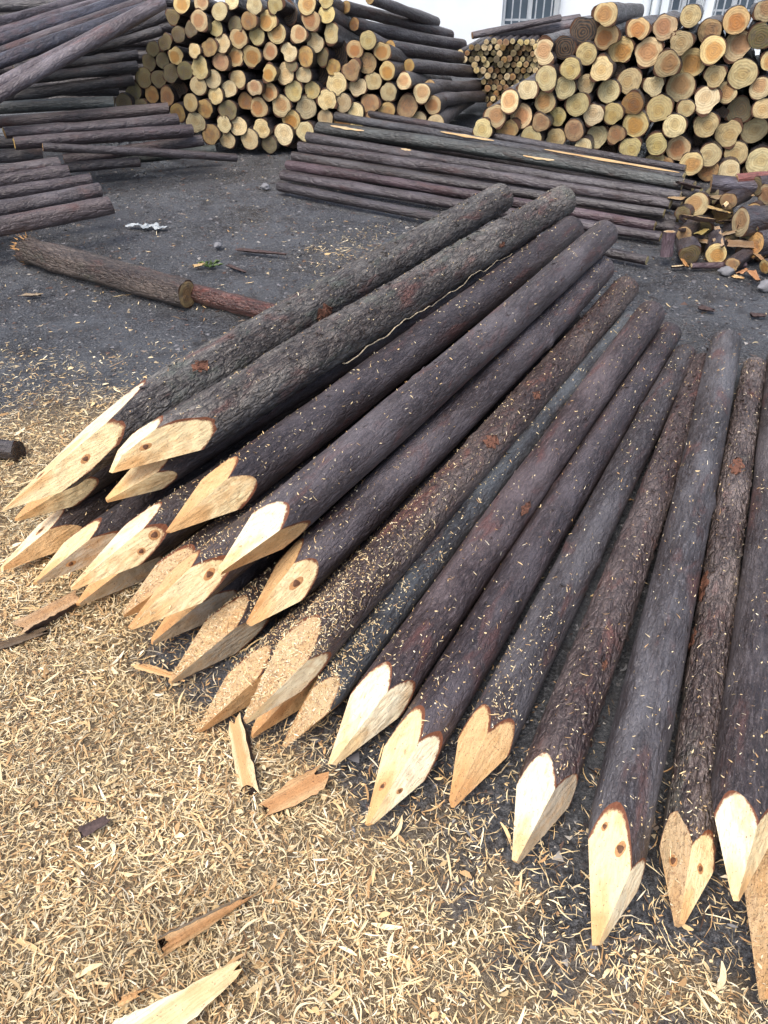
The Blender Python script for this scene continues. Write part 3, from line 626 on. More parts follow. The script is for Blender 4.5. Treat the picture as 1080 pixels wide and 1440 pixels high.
# per stake: (angle, length factor, material) of each sawn face, angle from the viewer's side towards the right; bark, tint, knots (face, along, across), label
FC, FP, FO, FD, FG = M_fac, M_fac_pale, M_fac_or, M_fac_dust, M_fac_grey
SPEC = {
 '1': dict(tip=.42, f=[(-82, 4.6, FP), (2, 4.2, FC), (100, 4, FC), (195, 4.4, FC)], rug=2, tint=(1.0, 1.02, 1.0), knots=[(1, .62, .1), (0, .3, .0)], label='leftmost top stake, rugged grey bark, long knotty yellow point'),
 '2': dict(tip=-.38, f=[(-70, 4.0, FP), (14, 3.5, FC), (110, 3.8, FO), (204, 4, FC)], rug=2, tint=(1.02, 1.0, .96), knots=[(1, .42, .25)], label='thick rugged grey-barked stake with blunt bright yellow point, second from left'),
 '3': dict(f=[(-62, 4.2, FO), (20, 3.6, FC), (118, 4, FO), (208, 4, FC)], tint=(.78, .74, .76), dust=.25, knots=[], label='dark stake with tan heart-shaped point, third from left on top'),
 '4': dict(f=[(-24, 3.6, FP), (66, 3.9, FO), (156, 4, FC), (246, 4, FC)], tint=(1.0, .96, 1.0), dust=.12, knots=[], label='smooth purple-grey top stake with cream upper and orange lower cut'),
 '5': dict(f=[(-70, 4.0, FO), (12, 3.5, FC), (116, 4, FO), (206, 4, FC)], tint=(1.05, 1.0, 1.04), dust=.3, knots=[(1, .62, -.1)], label='frosty grey stake with single-knot cream point, fifth from left'),
 '6': dict(flaky=1, f=[(-30, 4.3, FD), (58, 4.2, FP), (150, 4, FO), (238, 4, FO)], tint=(1.1, .98, .92), dust=1.9, knots=[], label='stake thickly dusted with sawdust, pale smooth cut on its right'),
 '7': dict(f=[(0, 4.6, FD), (92, 4.2, FO), (180, 4, FO), (270, 4.4, FO)], tint=(.8, 1.0, 1.08), dust=.9, knots=[], label='thin bluish stake with dusty orange point between two thicker ones'),
 '8': dict(f=[(-34, 4.0, FP), (46, 3.8, FP), (130, 4, FC), (232, 4.2, FC)], tint=(1.05, .92, .93), dust=.25, knots=[], label='reddish brown stake with bright cream notched heart-shaped point'),
 '9': dict(f=[(-42, 4.2, FC), (38, 4.0, FP), (128, 4, FC), (222, 4, FC)], tint=(.82, .76, .80), dust=.2, knots=[(0, .30, .2), (1, .36, -.2)], label='plum-dark stake with clean cream heart-shaped point and two small knots'),
 '10': dict(f=[(-46, 4.3, FO), (36, 3.9, FO), (126, 4, FO), (220, 4, FO)], tint=(.92, .95, .98), dust=.45, dustcol=.7, knots=[], label='grey stake with dusty orange heart-shaped point, shortest of the middle row'),
 '11': dict(flaky=1, f=[(-24, 4.0, FP), (64, 3.5, FG), (152, 4, FC), (244, 4, FC)], tint=(1.02, .92, .92), dust=.15, knots=[], label='brown stake with cream left cut and shaded grey right cut'),  # right cut has its shade put into the grey wood colour
 '12': dict(f=[(-14, 4.1, FC), (74, 3.2, FP), (164, 3.6, FC), (256, 3.8, FC)], tint=(1.05, 1.12, 1.18), dust=.08, knots=[(0, .72, .42), (0, .60, -.45)], label='smooth blue-grey stake in front, long pale point with two knots'),
 '13': dict(f=[(-38, 3.9, FD), (44, 3.7, FC), (136, 4, FC), (226, 4, FC)], tint=(1.05, .92, .90), rug=1.4, dust=.2, knots=[(0, .5, .3), (1, .52, -.1)], label='flaky reddish stake with knotted dusty point, second from right edge'),
 '14': dict(f=[(-12, 3.4, FP), (72, 3.4, FC), (160, 4, FC), (252, 3.8, FC)], tint=(.95, .92, .92), dust=.06, knots=[], label='dark stake at the right edge with bright rounded cream cut'),
 '15': dict(f=[(-30, 4.6, FD), (60, 4, FO), (150, 4, FO), (240, 4.4, FO)], tint=(.9, .85, .85), dust=.2, knots=[], label='dusty orange point cut off by the bottom right edge'),
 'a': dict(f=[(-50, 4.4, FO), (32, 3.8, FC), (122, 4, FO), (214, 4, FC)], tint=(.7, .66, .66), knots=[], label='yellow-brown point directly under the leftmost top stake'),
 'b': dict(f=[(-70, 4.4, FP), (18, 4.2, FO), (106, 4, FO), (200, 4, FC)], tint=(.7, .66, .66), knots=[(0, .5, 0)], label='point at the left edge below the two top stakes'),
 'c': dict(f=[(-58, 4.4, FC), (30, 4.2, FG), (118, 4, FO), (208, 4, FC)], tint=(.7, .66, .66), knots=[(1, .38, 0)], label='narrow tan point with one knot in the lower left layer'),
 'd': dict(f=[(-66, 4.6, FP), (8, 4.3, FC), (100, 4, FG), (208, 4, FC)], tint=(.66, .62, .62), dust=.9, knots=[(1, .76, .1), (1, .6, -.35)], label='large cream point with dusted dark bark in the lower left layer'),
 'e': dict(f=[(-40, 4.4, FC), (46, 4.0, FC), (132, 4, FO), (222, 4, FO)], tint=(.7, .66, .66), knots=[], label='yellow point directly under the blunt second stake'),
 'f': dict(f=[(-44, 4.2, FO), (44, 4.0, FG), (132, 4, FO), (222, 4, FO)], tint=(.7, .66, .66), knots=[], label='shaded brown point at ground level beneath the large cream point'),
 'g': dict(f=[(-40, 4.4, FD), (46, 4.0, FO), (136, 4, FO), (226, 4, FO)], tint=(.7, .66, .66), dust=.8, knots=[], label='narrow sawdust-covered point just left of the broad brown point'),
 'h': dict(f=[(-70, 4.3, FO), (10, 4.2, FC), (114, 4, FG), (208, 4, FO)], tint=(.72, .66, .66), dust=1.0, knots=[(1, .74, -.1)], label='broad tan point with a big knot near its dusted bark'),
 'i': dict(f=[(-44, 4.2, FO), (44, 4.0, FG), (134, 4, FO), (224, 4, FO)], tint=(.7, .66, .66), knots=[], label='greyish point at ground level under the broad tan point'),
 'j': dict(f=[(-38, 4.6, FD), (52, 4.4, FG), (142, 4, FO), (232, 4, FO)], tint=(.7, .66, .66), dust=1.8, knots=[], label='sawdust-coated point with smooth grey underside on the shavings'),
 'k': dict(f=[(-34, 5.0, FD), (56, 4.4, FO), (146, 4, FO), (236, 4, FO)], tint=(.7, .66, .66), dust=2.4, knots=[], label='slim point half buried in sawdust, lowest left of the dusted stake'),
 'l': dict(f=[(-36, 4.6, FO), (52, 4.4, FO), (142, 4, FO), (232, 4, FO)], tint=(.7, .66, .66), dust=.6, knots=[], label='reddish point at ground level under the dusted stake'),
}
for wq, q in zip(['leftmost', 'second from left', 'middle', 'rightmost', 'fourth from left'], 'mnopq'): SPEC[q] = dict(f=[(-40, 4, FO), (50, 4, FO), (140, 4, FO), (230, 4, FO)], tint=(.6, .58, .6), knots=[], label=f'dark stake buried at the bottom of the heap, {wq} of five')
SURF = []          # (A, z, u, v, L, rA, rB, dust, bend) for the sawdust that lies on the stakes

def build_stake(key, i):
    A, B, rA, rB = STAKES[key]; sp = SPEC[key]; A, B = Vector(A), Vector(B)
    M, z, u, y = frame(A, B, Vector((0, 0, CAM_H))); L = (B - A).length
    sgn = 1.0 if y.x > 0 else -1.0                   # local y points to the viewer's right or left
    R0 = root('pointed_stake', M, sp['label'], 'stake', 'stakes buried in the heap' if key in 'mnopq' else 'sharpened stakes in the fanned heap')
    rug = sp.get('rug', .8 if sp.get('flaky') else .45); big = key.isdigit()
    nt = 56 if big else 40; nz = 190 if big else 90
    sp['f'] = [(a_, l_ * 1.16, m_) for a_, l_, m_ in sp['f']]
    Lp = max(f[1] for f in sp['f']) * rA * 1.02
    t = np.concatenate([[-1.3 * Lp, -.9 * Lp, -.5 * Lp], np.linspace(-.02, L, nz)])
    th = np.arange(nt) / nt * 2 * np.pi
    T, TH = np.meshgrid(t, th, indexing='ij'); r = np.random.default_rng(500 + i)
    base = rA + (rB - rA) * np.clip(T / L, 0, 1)
    ox = i * 13.7
    base = base * (1 + .06 * fbm(T * 2.3 + ox, np.cos(TH), np.sin(TH), 2))
    cx, cy = np.cos(TH) * base, np.sin(TH) * base
    pl = fbm(cx * 38 + ox, cy * 38, T * 15, 3); pl2 = fbm(cx * 95 + ox, cy * 95, T * 45 + 3, 2)
    groove = -np.abs(vnoise(cx * 55 + ox + 9, cy * 55, T * 11))
    rad = base + (.0022 if rug > 1.2 else .0014) * rug * pl + .0012 * rug * pl2 + (.0018 if rug > 1.2 else .0007) * rug * (groove + .35)
    for _ in range(r.integers(3, 7)):                 # swellings where branches were trimmed
        tt, aa = r.uniform(.5, L), r.uniform(0, 6.28)
        rad = rad + r.uniform(.003, .010) * np.exp(-((T - tt) / .028) ** 2 - ((np.angle(np.exp(1j * (TH - aa)))) / .35) ** 2)
    amp = r.uniform(.004, .020); ba = r.uniform(0, 6.28)
    s = np.sin(np.pi * np.clip((T - .35) / (L - .35), 0, 1)) * amp
    V = np.stack([rad * np.cos(TH) + s * math.cos(ba), rad * np.sin(TH) + s * math.sin(ba), T], -1)
    bm = bmesh.new(); vs_ = [bm.verts.new(p) for p in V.reshape(-1, 3)]
    for f in tube_faces(len(t) - 1, nt): bm.faces.new([vs_[k] for k in f])
    tip = Vector((r.uniform(-.10, .10) * rA, r.uniform(-.1, .1) * rA + sgn * sp.get('tip', 0) * rA, 0)); planes = []
    for k, (ang, lf, mt) in enumerate(sp['f']):
        a = math.radians(ang); rv = Vector((math.cos(a), sgn * math.sin(a), 0))
        n = (rv * (lf * rA) - Vector((0, 0, 1)) * rA).normalized()
        co = tip + rv * .004 + n * .0
        planes.append((co, n, rv))
        res = bmesh.ops.bisect_plane(bm, geom=bm.verts[:] + bm.edges[:] + bm.faces[:], plane_co=co, plane_no=n, clear_outer=True, dist=1e-7)
        ed = [e for e in res['geom_cut'] if isinstance(e, bmesh.types.BMEdge) and e.is_valid and len(e.link_faces) == 1]
        fl = bmesh.ops.holes_fill(bm, edges=ed, sides=0)
        for f in fl['faces']: f.material_index = k + 1
    bt = r.uniform(.002, .010) if big else .004         # the very tip is blunt
    res = bmesh.ops.bisect_plane(bm, geom=bm.verts[:] + bm.edges[:] + bm.faces[:], plane_co=(0, 0, bt), plane_no=Vector((r.normal(0, .5), r.normal(0, .5), -1)).normalized(), clear_outer=True, dist=1e-7)
    ed = [e for e in res['geom_cut'] if isinstance(e, bmesh.types.BMEdge) and e.is_valid and len(e.link_faces) == 1]
    for f in bmesh.ops.holes_fill(bm, edges=ed, sides=0)['faces']: f.material_index = 1
    bmesh.ops.recalc_face_normals(bm, faces=bm.faces[:])
    bm.verts.index_update()
    fac = []
    for k in range(len(sp['f']) + 1):
        faces = [f for f in bm.faces if f.material_index == k]
        if not faces: fac.append(None); continue
        idx = {}; VV = []; FF = []
        for f in faces:
            q = []
            for v in f.verts:
                if v.index not in idx: idx[v.index] = len(VV); VV.append(v.co[:])
                q.append(idx[v.index])
            FF.append(q)
        if k == 0:
            nfl = int((900 if rug > 1.2 else 420 if sp.get('flaky') else 70) * (1 if big else .4))      # loose flakes that lift off the bark
            kk = r.integers(4, len(t) - 2, nfl); jj = r.integers(0, nt, nfl)
            for k_, j_ in zip(kk, jj):
                p = V[k_, j_]
                if p[2] < Lp * 1.12 + .02: continue
                a_ = TH[0, j_]; rd = np.array([math.cos(a_), math.sin(a_), 0]); tg = np.array([-rd[1], rd[0], 0]); ln = r.uniform(.008, .034); wd = r.uniform(.003, .009); lift = r.uniform(.001, .005); sg_ = r.choice([-1, 1]); zz = np.array([0, 0, sg_]); sk = r.normal(0, .25)
                m0 = len(VV)
                for f_, lf_, w_ in ((0, -.001, .8), (.5, lift * .35, 1.0), (1.0, lift, .45)):
                    c_ = p + zz * ln * f_ + tg * (sk * ln * f_) + rd * lf_
                    VV.append(tuple(c_ - tg * wd * w_)); VV.append(tuple(c_ + tg * wd * w_ + rd * r.normal(0, .0006)))
                FF.append([m0, m0 + 1, m0 + 3, m0 + 2]); FF.append([m0 + 2, m0 + 3, m0 + 5, m0 + 4])
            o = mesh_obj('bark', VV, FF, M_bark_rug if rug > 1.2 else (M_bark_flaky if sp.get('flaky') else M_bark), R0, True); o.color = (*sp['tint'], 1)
        else:
            o = mesh_obj('cut_face', VV, FF, sp['f'][k - 1][2], R0); o.color = (1, 1, 1, rA * 5)
        fac.append(o)
    bm.free()
    d, f = end_disc(V[-1], -1, 900 + i); f = [tuple(reversed(q)) for q in f]
    e = mesh_obj('cut_end', d, f, M_end['b'], R0, True); e.color = (1, 1, 1, rB * 5)
    for (fi, along, across) in sp['knots']:
        co, n, rv = planes[fi]; lf = sp['f'][fi][1]
        sl = (rv * rA + Vector((0, 0, 1)) * (lf * rA)); side = n.cross(sl).normalized()
        c = co + sl * along + side * (across * rA * along)
        kr = rA * random.uniform(.06, .14); sd_ = sl.normalized(); KV = [c + n * .0022]; KF = []
        for ring, (rr, hh) in enumerate(((.5, .0020), (1.0, .0006))):
            for j in range(12):
                a = j / 12 * 6.283; w = 1 + .15 * math.sin(3 * a + i)
                KV.append(c + (sd_ * math.cos(a) * 1.25 + side * math.sin(a)) * (kr * rr * w) + n * hh)
        for j in range(12):
            KF.append((0, 1 + j, 1 + (j + 1) % 12)); KF.append((1 + j, 13 + j, 13 + (j + 1) % 12, 1 + (j + 1) % 12))
        for j in range(12):
            a = j / 12 * 6.283; w = 1 + .2 * math.sin(2 * a + i * 2)
            KV.append(c + (sd_ * math.cos(a) * 1.7 + side * math.sin(a)) * (kr * 1.45 * w) + n * .00025)
        for j in range(12): KF.append((13 + j, 25 + j, 25 + (j + 1) % 12, 13 + (j + 1) % 12))
        mesh_obj('knot', KV, KF, None, fac[fi + 1] or R0, True, [M_knot, M_knot_ring], [0] * 24 + [1] * 12)
    up = Vector((0, 0, 1)); up = (up - z * up.z).normalized()
    SURF.append((A, z, up, z.cross(up).normalized(), L, rA, rB, sp.get('dust', .05), [(Vector(M.to_3x3() @ co) + A, (M.to_3x3() @ n).normalized(), sp['f'][k][1], sp['f'][k][2]) for k, (co, n, rv) in enumerate(planes)], big, V, M))
    return R0, M, V, sgn
BUILT = {}
for i, key in enumerate(STAKES): BUILT[key] = build_stake(key, i)

def bark_scar(key, tt, ang, lt, la, mat, col):
    """a patch where the bark is torn and the inner bark shows, following the stake's surface"""
    R0, M, V, sgn = BUILT[key]; nz, nt = V.shape[:2]; ts = V[:, 0, 2]; Vv = []; F = []
    n, m = 12, 8
    for a in range(n + 1):
        for b in range(m + 1):
            fa, fb = a / n * 2 - 1, b / m * 2 - 1
            sq = math.sqrt(max(0, 1 - fa * fa)) * (1 + .3 * math.sin(7 * fa + tt * 9))
            t_ = tt + fa * lt + .01 * math.sin(9 * fb); th = math.radians(ang) * sgn + fb * la * sq
            k = int(np.argmin(np.abs(ts - t_))); j = int(round(th / (2 * math.pi) * nt)) % nt
            p = V[k, j].copy(); c = V[k].mean(0); rr = np.linalg.norm((p - c)[:2])
            Vv.append((c[0] + (rr + .0022) * math.cos(th), c[1] + (rr + .0022) * math.sin(th), t_))
    F = [(a * (m + 1) + b, a * (m + 1) + b + 1, (a + 1) * (m + 1) + b + 1, (a + 1) * (m + 1) + b) for a in range(n) for b in range(m)]
    o = mesh_obj('bark_scar', Vv, F, mat, R0, True); o.color = (*col, .9)
M_scar = plain('torn_inner_bark', (.15, .066, .040), .75, 120, .6, .6, .004)
bark_scar('1', 1.33, 30, .045, .38, M_scar, (1, 1, 1)); bark_scar('1', .72, -20, .028, .25, M_scar, (1, 1, 1))
bark_scar('2', 2.1, 20, .02, .15, M_scar, (1, 1, 1)); bark_scar('6', 1.25, 0, .035, .35, M_scar, (1, 1, 1)); bark_scar('6', 1.62, 10, .02, .25, M_scar, (1, 1, 1))
bark_scar('13', 1.55, 0, .05, .4, M_scar, (1, 1, 1)); bark_scar('13', .95, -55, .06, .35, M_scar, (1, 1, 1)); bark_scar('13', .75, -70, .04, .3, M_scar, (1, 1, 1))
bark_scar('8', 1.0, 30, .03, .2, M_scar, (1, 1, 1)); bark_scar('11', .55, 30, .012, .12, M_scar, (1, 1, 1))

# ------------------------------------------------------------------ shavings, sawdust and crumbs
PAL = np.array([(.74, .61, .38), (.80, .70, .48), (.66, .50, .28), (.86, .80, .64), (.54, .36, .19), (.42, .27, .14), (.64, .55, .38), (.26, .16, .09)])
PALW = np.array([.23, .17, .19, .09, .12, .08, .08, .04]); PALW = PALW / PALW.sum()
def shaving_mat():
    m, nt, b = new_mat('wood_shaving'); g = G(nt)
    a = g.n('ShaderNodeAttribute', attribute_name='tone'); tc = g.n('ShaderNodeTexCoord')
    n = g.noise(tc.outputs['Object'], 420, 2, .6)
    g.put(b.inputs['Base Color'], g.mix(g.math('MULTIPLY', g.step(n, .45, .75), .35), a.outputs['Color'], (.30, .17, .07)))
    b.inputs['Roughness'].default_value = .7; b.inputs['Specular IOR Level'].default_value = .25
    return m
M_shav = shaving_mat()
def strips(P, N, yaw, length, width, curl, tiltv, cols, seg=3):
    """curled strips: centre P, up N, heading yaw about N; returns vertices, faces, colours"""
    n = len(P); N = N / np.linalg.norm(N, axis=1, keepdims=True)
    ref = np.where(np.abs(N[:, 2:3]) > .9, np.array([[1., 0, 0]]), np.array([[0., 0, 1]]))
    e1 = np.cross(ref, N); e1 /= np.linalg.norm(e1, axis=1, keepdims=True); e2 = np.cross(N, e1)
    c, s = np.cos(yaw)[:, None], np.sin(yaw)[:, None]
    D = e1 * c + e2 * s; W = -e1 * s + e2 * c
    # tilt along the heading, and a roll about it
    ct, st = np.cos(tiltv)[:, None], np.sin(tiltv)[:, None]; D2 = D * ct + N * st; U2 = -D * st + N * ct
    ro = rng.normal(0, .5, n)[:, None]; W2 = W * np.cos(ro) + U2 * np.sin(ro); U3 = -W * np.sin(ro) + U2 * np.cos(ro)
    side = rng.normal(0, .35, n)[:, None]
    V = np.zeros((n, seg + 1, 2, 3))
    for k in range(seg + 1):
        f = k / seg - .5
        cen = P + D2 * (f * length)[:, None] + U3 * ((.25 - f * f) * -1 * curl * length)[:, None] + W2 * ((f * f) * length)[:, None] * side
        w = (width * (1 - .75 * abs(2 * f) ** 2.2))[:, None] * .5
        V[:, k, 0] = cen - W2 * w; V[:, k, 1] = cen + W2 * w
    nv = (seg + 1) * 2
    idx = (np.arange(n) * nv)[:, None]
    F = np.concatenate([(idx + np.array([[2 * k, 2 * k + 1, 2 * k + 3, 2 * k + 2]])) for k in range(seg)], 0)
    return V.reshape(-1, 3), F, np.repeat(cols, nv, 0)
def big_mesh(name, V, F, cols, mat):
    me = bpy.data.meshes.new(name); nf = len(F); k = F.shape[1]
    me.vertices.add(len(V)); me.vertices.foreach_set('co', V.astype(np.float32).ravel())
    me.loops.add(nf * k); me.loops.foreach_set('vertex_index', F.astype(np.int32).ravel())
    me.polygons.add(nf); me.polygons.foreach_set('loop_start', (np.arange(nf) * k).astype(np.int32))
    me.update(calc_edges=True); me.materials.append(mat)
    a = me.color_attributes.new('tone', 'FLOAT_COLOR', 'POINT')
    a.data.foreach_set('color', np.concatenate([cols, np.ones((len(cols), 1))], 1).astype(np.float32).ravel())
    return link(bpy.data.objects.new(name, me))
def pick_cols(n, shift=1.0):
    c = PAL[rng.choice(len(PAL), n, p=PALW)] * rng.uniform(.78, 1.12, (n, 1)) * np.array([[1.04, .985, .88]]) * shift
    return np.clip(c, 0, .95)
def scatter_ground():
    n = 700000
    X = rng.uniform(-2.3, 2.1, n); Y = rng.uniform(.12, 5.2, n)
    d = shaving_density(X, Y); keep = rng.uniform(0, 1, n) < (d ** 1.15) * np.where(Y > 1.9, .6, 1.0)
    X, Y, d = X[keep], Y[keep], d[keep]; n = len(X)
    Z = ground_z(X, Y) + .012 * np.clip(d - .4, 0, 1) + .003 + rng.uniform(0, 1, n) ** 1.4 * .018 * d
    ln = np.exp(rng.normal(-4.25, .66, n)); wd = np.exp(rng.normal(-6.35, .45, n)); big = rng.uniform(0, 1, n) < .05; wd[big] *= 3.0
    parts = [strips(np.stack([X, Y, Z], -1), np.tile([[0., 0, 1]], (n, 1)), rng.uniform(0, 6.28, n), np.clip(ln, .008, .075), np.clip(wd, .001, .012), rng.normal(0, .25, n), rng.normal(0, .17, n), pick_cols(n) * (1 + .42 * fbm(X * 4.5, Y * 4.5, 7.7, 3))[:, None])]
    print('shavings', n)
    n = 2600; X = rng.uniform(-2.2, 1.9, n); Y = rng.uniform(.2, 2.9, n); d = shaving_density(X, Y); k = rng.uniform(0, 1, n) < d * .8; X, Y, d = X[k], Y[k], d[k]; n = len(X)
    parts.append(strips(np.stack([X, Y, ground_z(X, Y) + .012 * np.clip(d - .4, 0, 1) + .010 + .014 * d * rng.uniform(0, 1, n)], -1), np.tile([[0., 0, 1]], (n, 1)), rng.uniform(0, 6.28, n), np.clip(np.exp(rng.normal(-3.15, .35, n)), .02, .10), np.clip(np.exp(rng.normal(-5.3, .4, n)), .002, .012), rng.normal(0, .3, n), rng.normal(0, .15, n), pick_cols(n), 5))
    # stray ones farther off
    n = 2600; X = rng.uniform(-2.8, 2.6, n); Y = rng.uniform(1.6, 5.2, n); k = rng.uniform(0, 1, n) < np.clip(1.25 - Y / 4.6, .08, 1); X, Y = X[k], Y[k]; n = len(X)
    parts.append(strips(np.stack([X, Y, ground_z(X, Y) + .006], -1), np.tile([[0., 0, 1]], (n, 1)), rng.uniform(0, 6.28, n), np.exp(rng.normal(-3.75, .4, n)), np.exp(rng.normal(-5.6, .35, n)), rng.normal(0, .25, n), rng.normal(0, .1, n), pick_cols(n)))
    off = 0; VV, FF, CC = [], [], []
    for V, F, c in parts: VV.append(V); FF.append(F + off); CC.append(c); off += len(V)
    o = big_mesh('wood_shavings', np.concatenate(VV), np.concatenate(FF), np.concatenate(CC), M_shav)
    tag(o, 'straw-coloured curled wood shavings strewn thickly over the ground', 'shavings', None, 'stuff')
scatter_ground()
def scatter_stakes():
    PP, NN, LL, CC = [], [], [], []
    for (A, z, up, sd_, L, rA, rB, dust, planes, big, V, M) in SURF:
        A_, z_, u_, s_ = (np.array(v) for v in (A, z, up, sd_))
        n = int(1500 * dust * (1 if big else .6)); nb = 190 if big else 50
        t = np.concatenate([rng.exponential(.17 + .05 * min(dust, 3), n), rng.uniform(0, L, nb)]); t = t[(t < L - .02)]; n = len(t)
        a = rng.normal(0, .55, n)
        dirv = u_ * np.cos(a)[:, None] + s_ * np.sin(a)[:, None]
        m3 = np.array(M.to_3x3()); loc = dirv @ m3                     # world -> local
        nt_ = V.shape[1]; fj = (np.arctan2(loc[:, 1], loc[:, 0]) / (2 * np.pi) * nt_); j0 = np.floor(fj).astype(int); wj = (fj - j0)[:, None]
        k0 = np.clip(np.searchsorted(V[:, 0, 2], t) - 1, 0, len(V) - 2); wk = ((t - V[k0, 0, 2]) / (V[k0 + 1, 0, 2] - V[k0, 0, 2]))[:, None]
        q = (V[k0, j0 % nt_] * (1 - wj) + V[k0, (j0 + 1) % nt_] * wj) * (1 - wk) + (V[k0 + 1, j0 % nt_] * (1 - wj) + V[k0 + 1, (j0 + 1) % nt_] * wj) * wk
        P = q @ m3.T + A_ + dirv * .0012; N = dirv.copy()
        bad = np.zeros(n, bool)
        for (co, nn, lf, mt) in planes:                # where the point is cut away, lie on the cut
            co, nn = np.array(co), np.array(nn); h = (P - co) @ nn
            over = h > 0
            if over.any():
                P[over] -= nn * (h[over] - .002)[:, None]; N[over] = nn
                if mt not in (M_fac_dust,) : bad |= over & (rng.uniform(0, 1, n) > .06 + .05 * dust)
        k = (N[:, 2] > .25) & ~bad; P, N = P[k], N[k]; n = len(P)
        PP.append(P); NN.append(N); LL.append(np.full(n, 1.0)); CC.append(pick_cols(n))
    P = np.concatenate(PP); N = np.concatenate(NN); n = len(P)
    V, F, c = strips(P, N, rng.uniform(0, 6.28, n), np.clip(np.exp(rng.normal(-5.0, .6, n)), .002, .04), np.clip(np.exp(rng.normal(-6.4, .4, n)), .0008, .005), rng.normal(0, .3, n), rng.normal(0, .15, n), np.concatenate(CC))
    o = big_mesh('sawdust', V, F, c, M_shav); tag(o, 'pale sawdust and fine shavings lying on top of the stakes', 'sawdust', None, 'stuff')
    print('sawdust', n)
scatter_stakes()
def crumbs():
    n = 90000; X = rng.uniform(-3.2, 3.4, n); Y = rng.uniform(.5, 7.2, n)
    keep = rng.uniform(0, 1, n) < np.clip(.25 + Y / 6, 0, 1); X, Y = X[keep], Y[keep]; n = len(X)
    s = np.exp(rng.normal(-5.42, .55, n)); s = np.clip(s, .002, .022)
    pal = np.array([(.05, .045, .045), (.09, .085, .085), (.16, .155, .16), (.30, .28, .25), (.42, .33, .20), (.10, .06, .045)])
    c = pal[rng.choice(6, n, p=[.25, .25, .25, .11, .04, .10])] * rng.uniform(.8, 1.2, (n, 1))
    Z = ground_z(X, Y); yaw = rng.uniform(0, 6.28, n); asp = rng.uniform(.35, 1, n)
    base = np.array([(1, 0, 0), (-.3, .9, 0), (-.8, -.7, 0), (0, 0, .55)])
    V = np.zeros((n, 4, 3))
    for k in range(4):
        bx, by, bz = base[k] + rng.normal(0, .18, 3); x, y = bx * s, by * s * asp
        V[:, k, 0] = X + x * np.cos(yaw) - y * np.sin(yaw); V[:, k, 1] = Y + x * np.sin(yaw) + y * np.cos(yaw); V[:, k, 2] = Z - .001 + max(bz, 0) * s
    i = (np.arange(n) * 4)[:, None]
    F = np.concatenate([i + np.array([[0, 1, 3]]), i + np.array([[1, 2, 3]]), i + np.array([[2, 0, 3]])], 0)
    m, nt, b = new_mat('bark_crumb'); g = G(nt); a = g.n('ShaderNodeAttribute', attribute_name='tone')
    g.put(b.inputs['Base Color'], a.outputs['Color']); b.inputs['Roughness'].default_value = .7
    o = big_mesh('bark_crumbs', V.reshape(-1, 3), F, np.repeat(c, 4, 0), m)
    tag(o, 'grey grit and bark crumbs scattered over the dark ground', 'grit', None, 'stuff')
crumbs()
def bark_litter():
    n = 5200; X = rng.uniform(-3.0, 3.2, n); Y = rng.uniform(.5, 6.6, n)
    pal = np.array([(.03, .022, .02), (.06, .045, .04), (.10, .06, .045), (.20, .15, .11), (.14, .14, .145)])
    V, F, c = strips(np.stack([X, Y, ground_z(X, Y) + .005], -1), np.tile([[0., 0, 1]], (n, 1)), rng.uniform(0, 6.28, n), np.clip(np.exp(rng.normal(-3.9, .6, n)), .006, .09), np.clip(np.exp(rng.normal(-5.3, .5, n)), .002, .02), rng.normal(0, .2, n), rng.normal(0, .08, n), pal[rng.choice(5, n)] * rng.uniform(.7, 1.3, (n, 1)))
    m, nt, b = new_mat('bark_scrap'); g = G(nt); a = g.n('ShaderNodeAttribute', attribute_name='tone')
    g.put(b.inputs['Base Color'], a.outputs['Color']); b.inputs['Roughness'].default_value = .6
    o = big_mesh('bark_litter', V, F, c, m); tag(o, 'dark shreds of bark trodden into the wet ground', 'bark', None, 'stuff')
bark_litter()

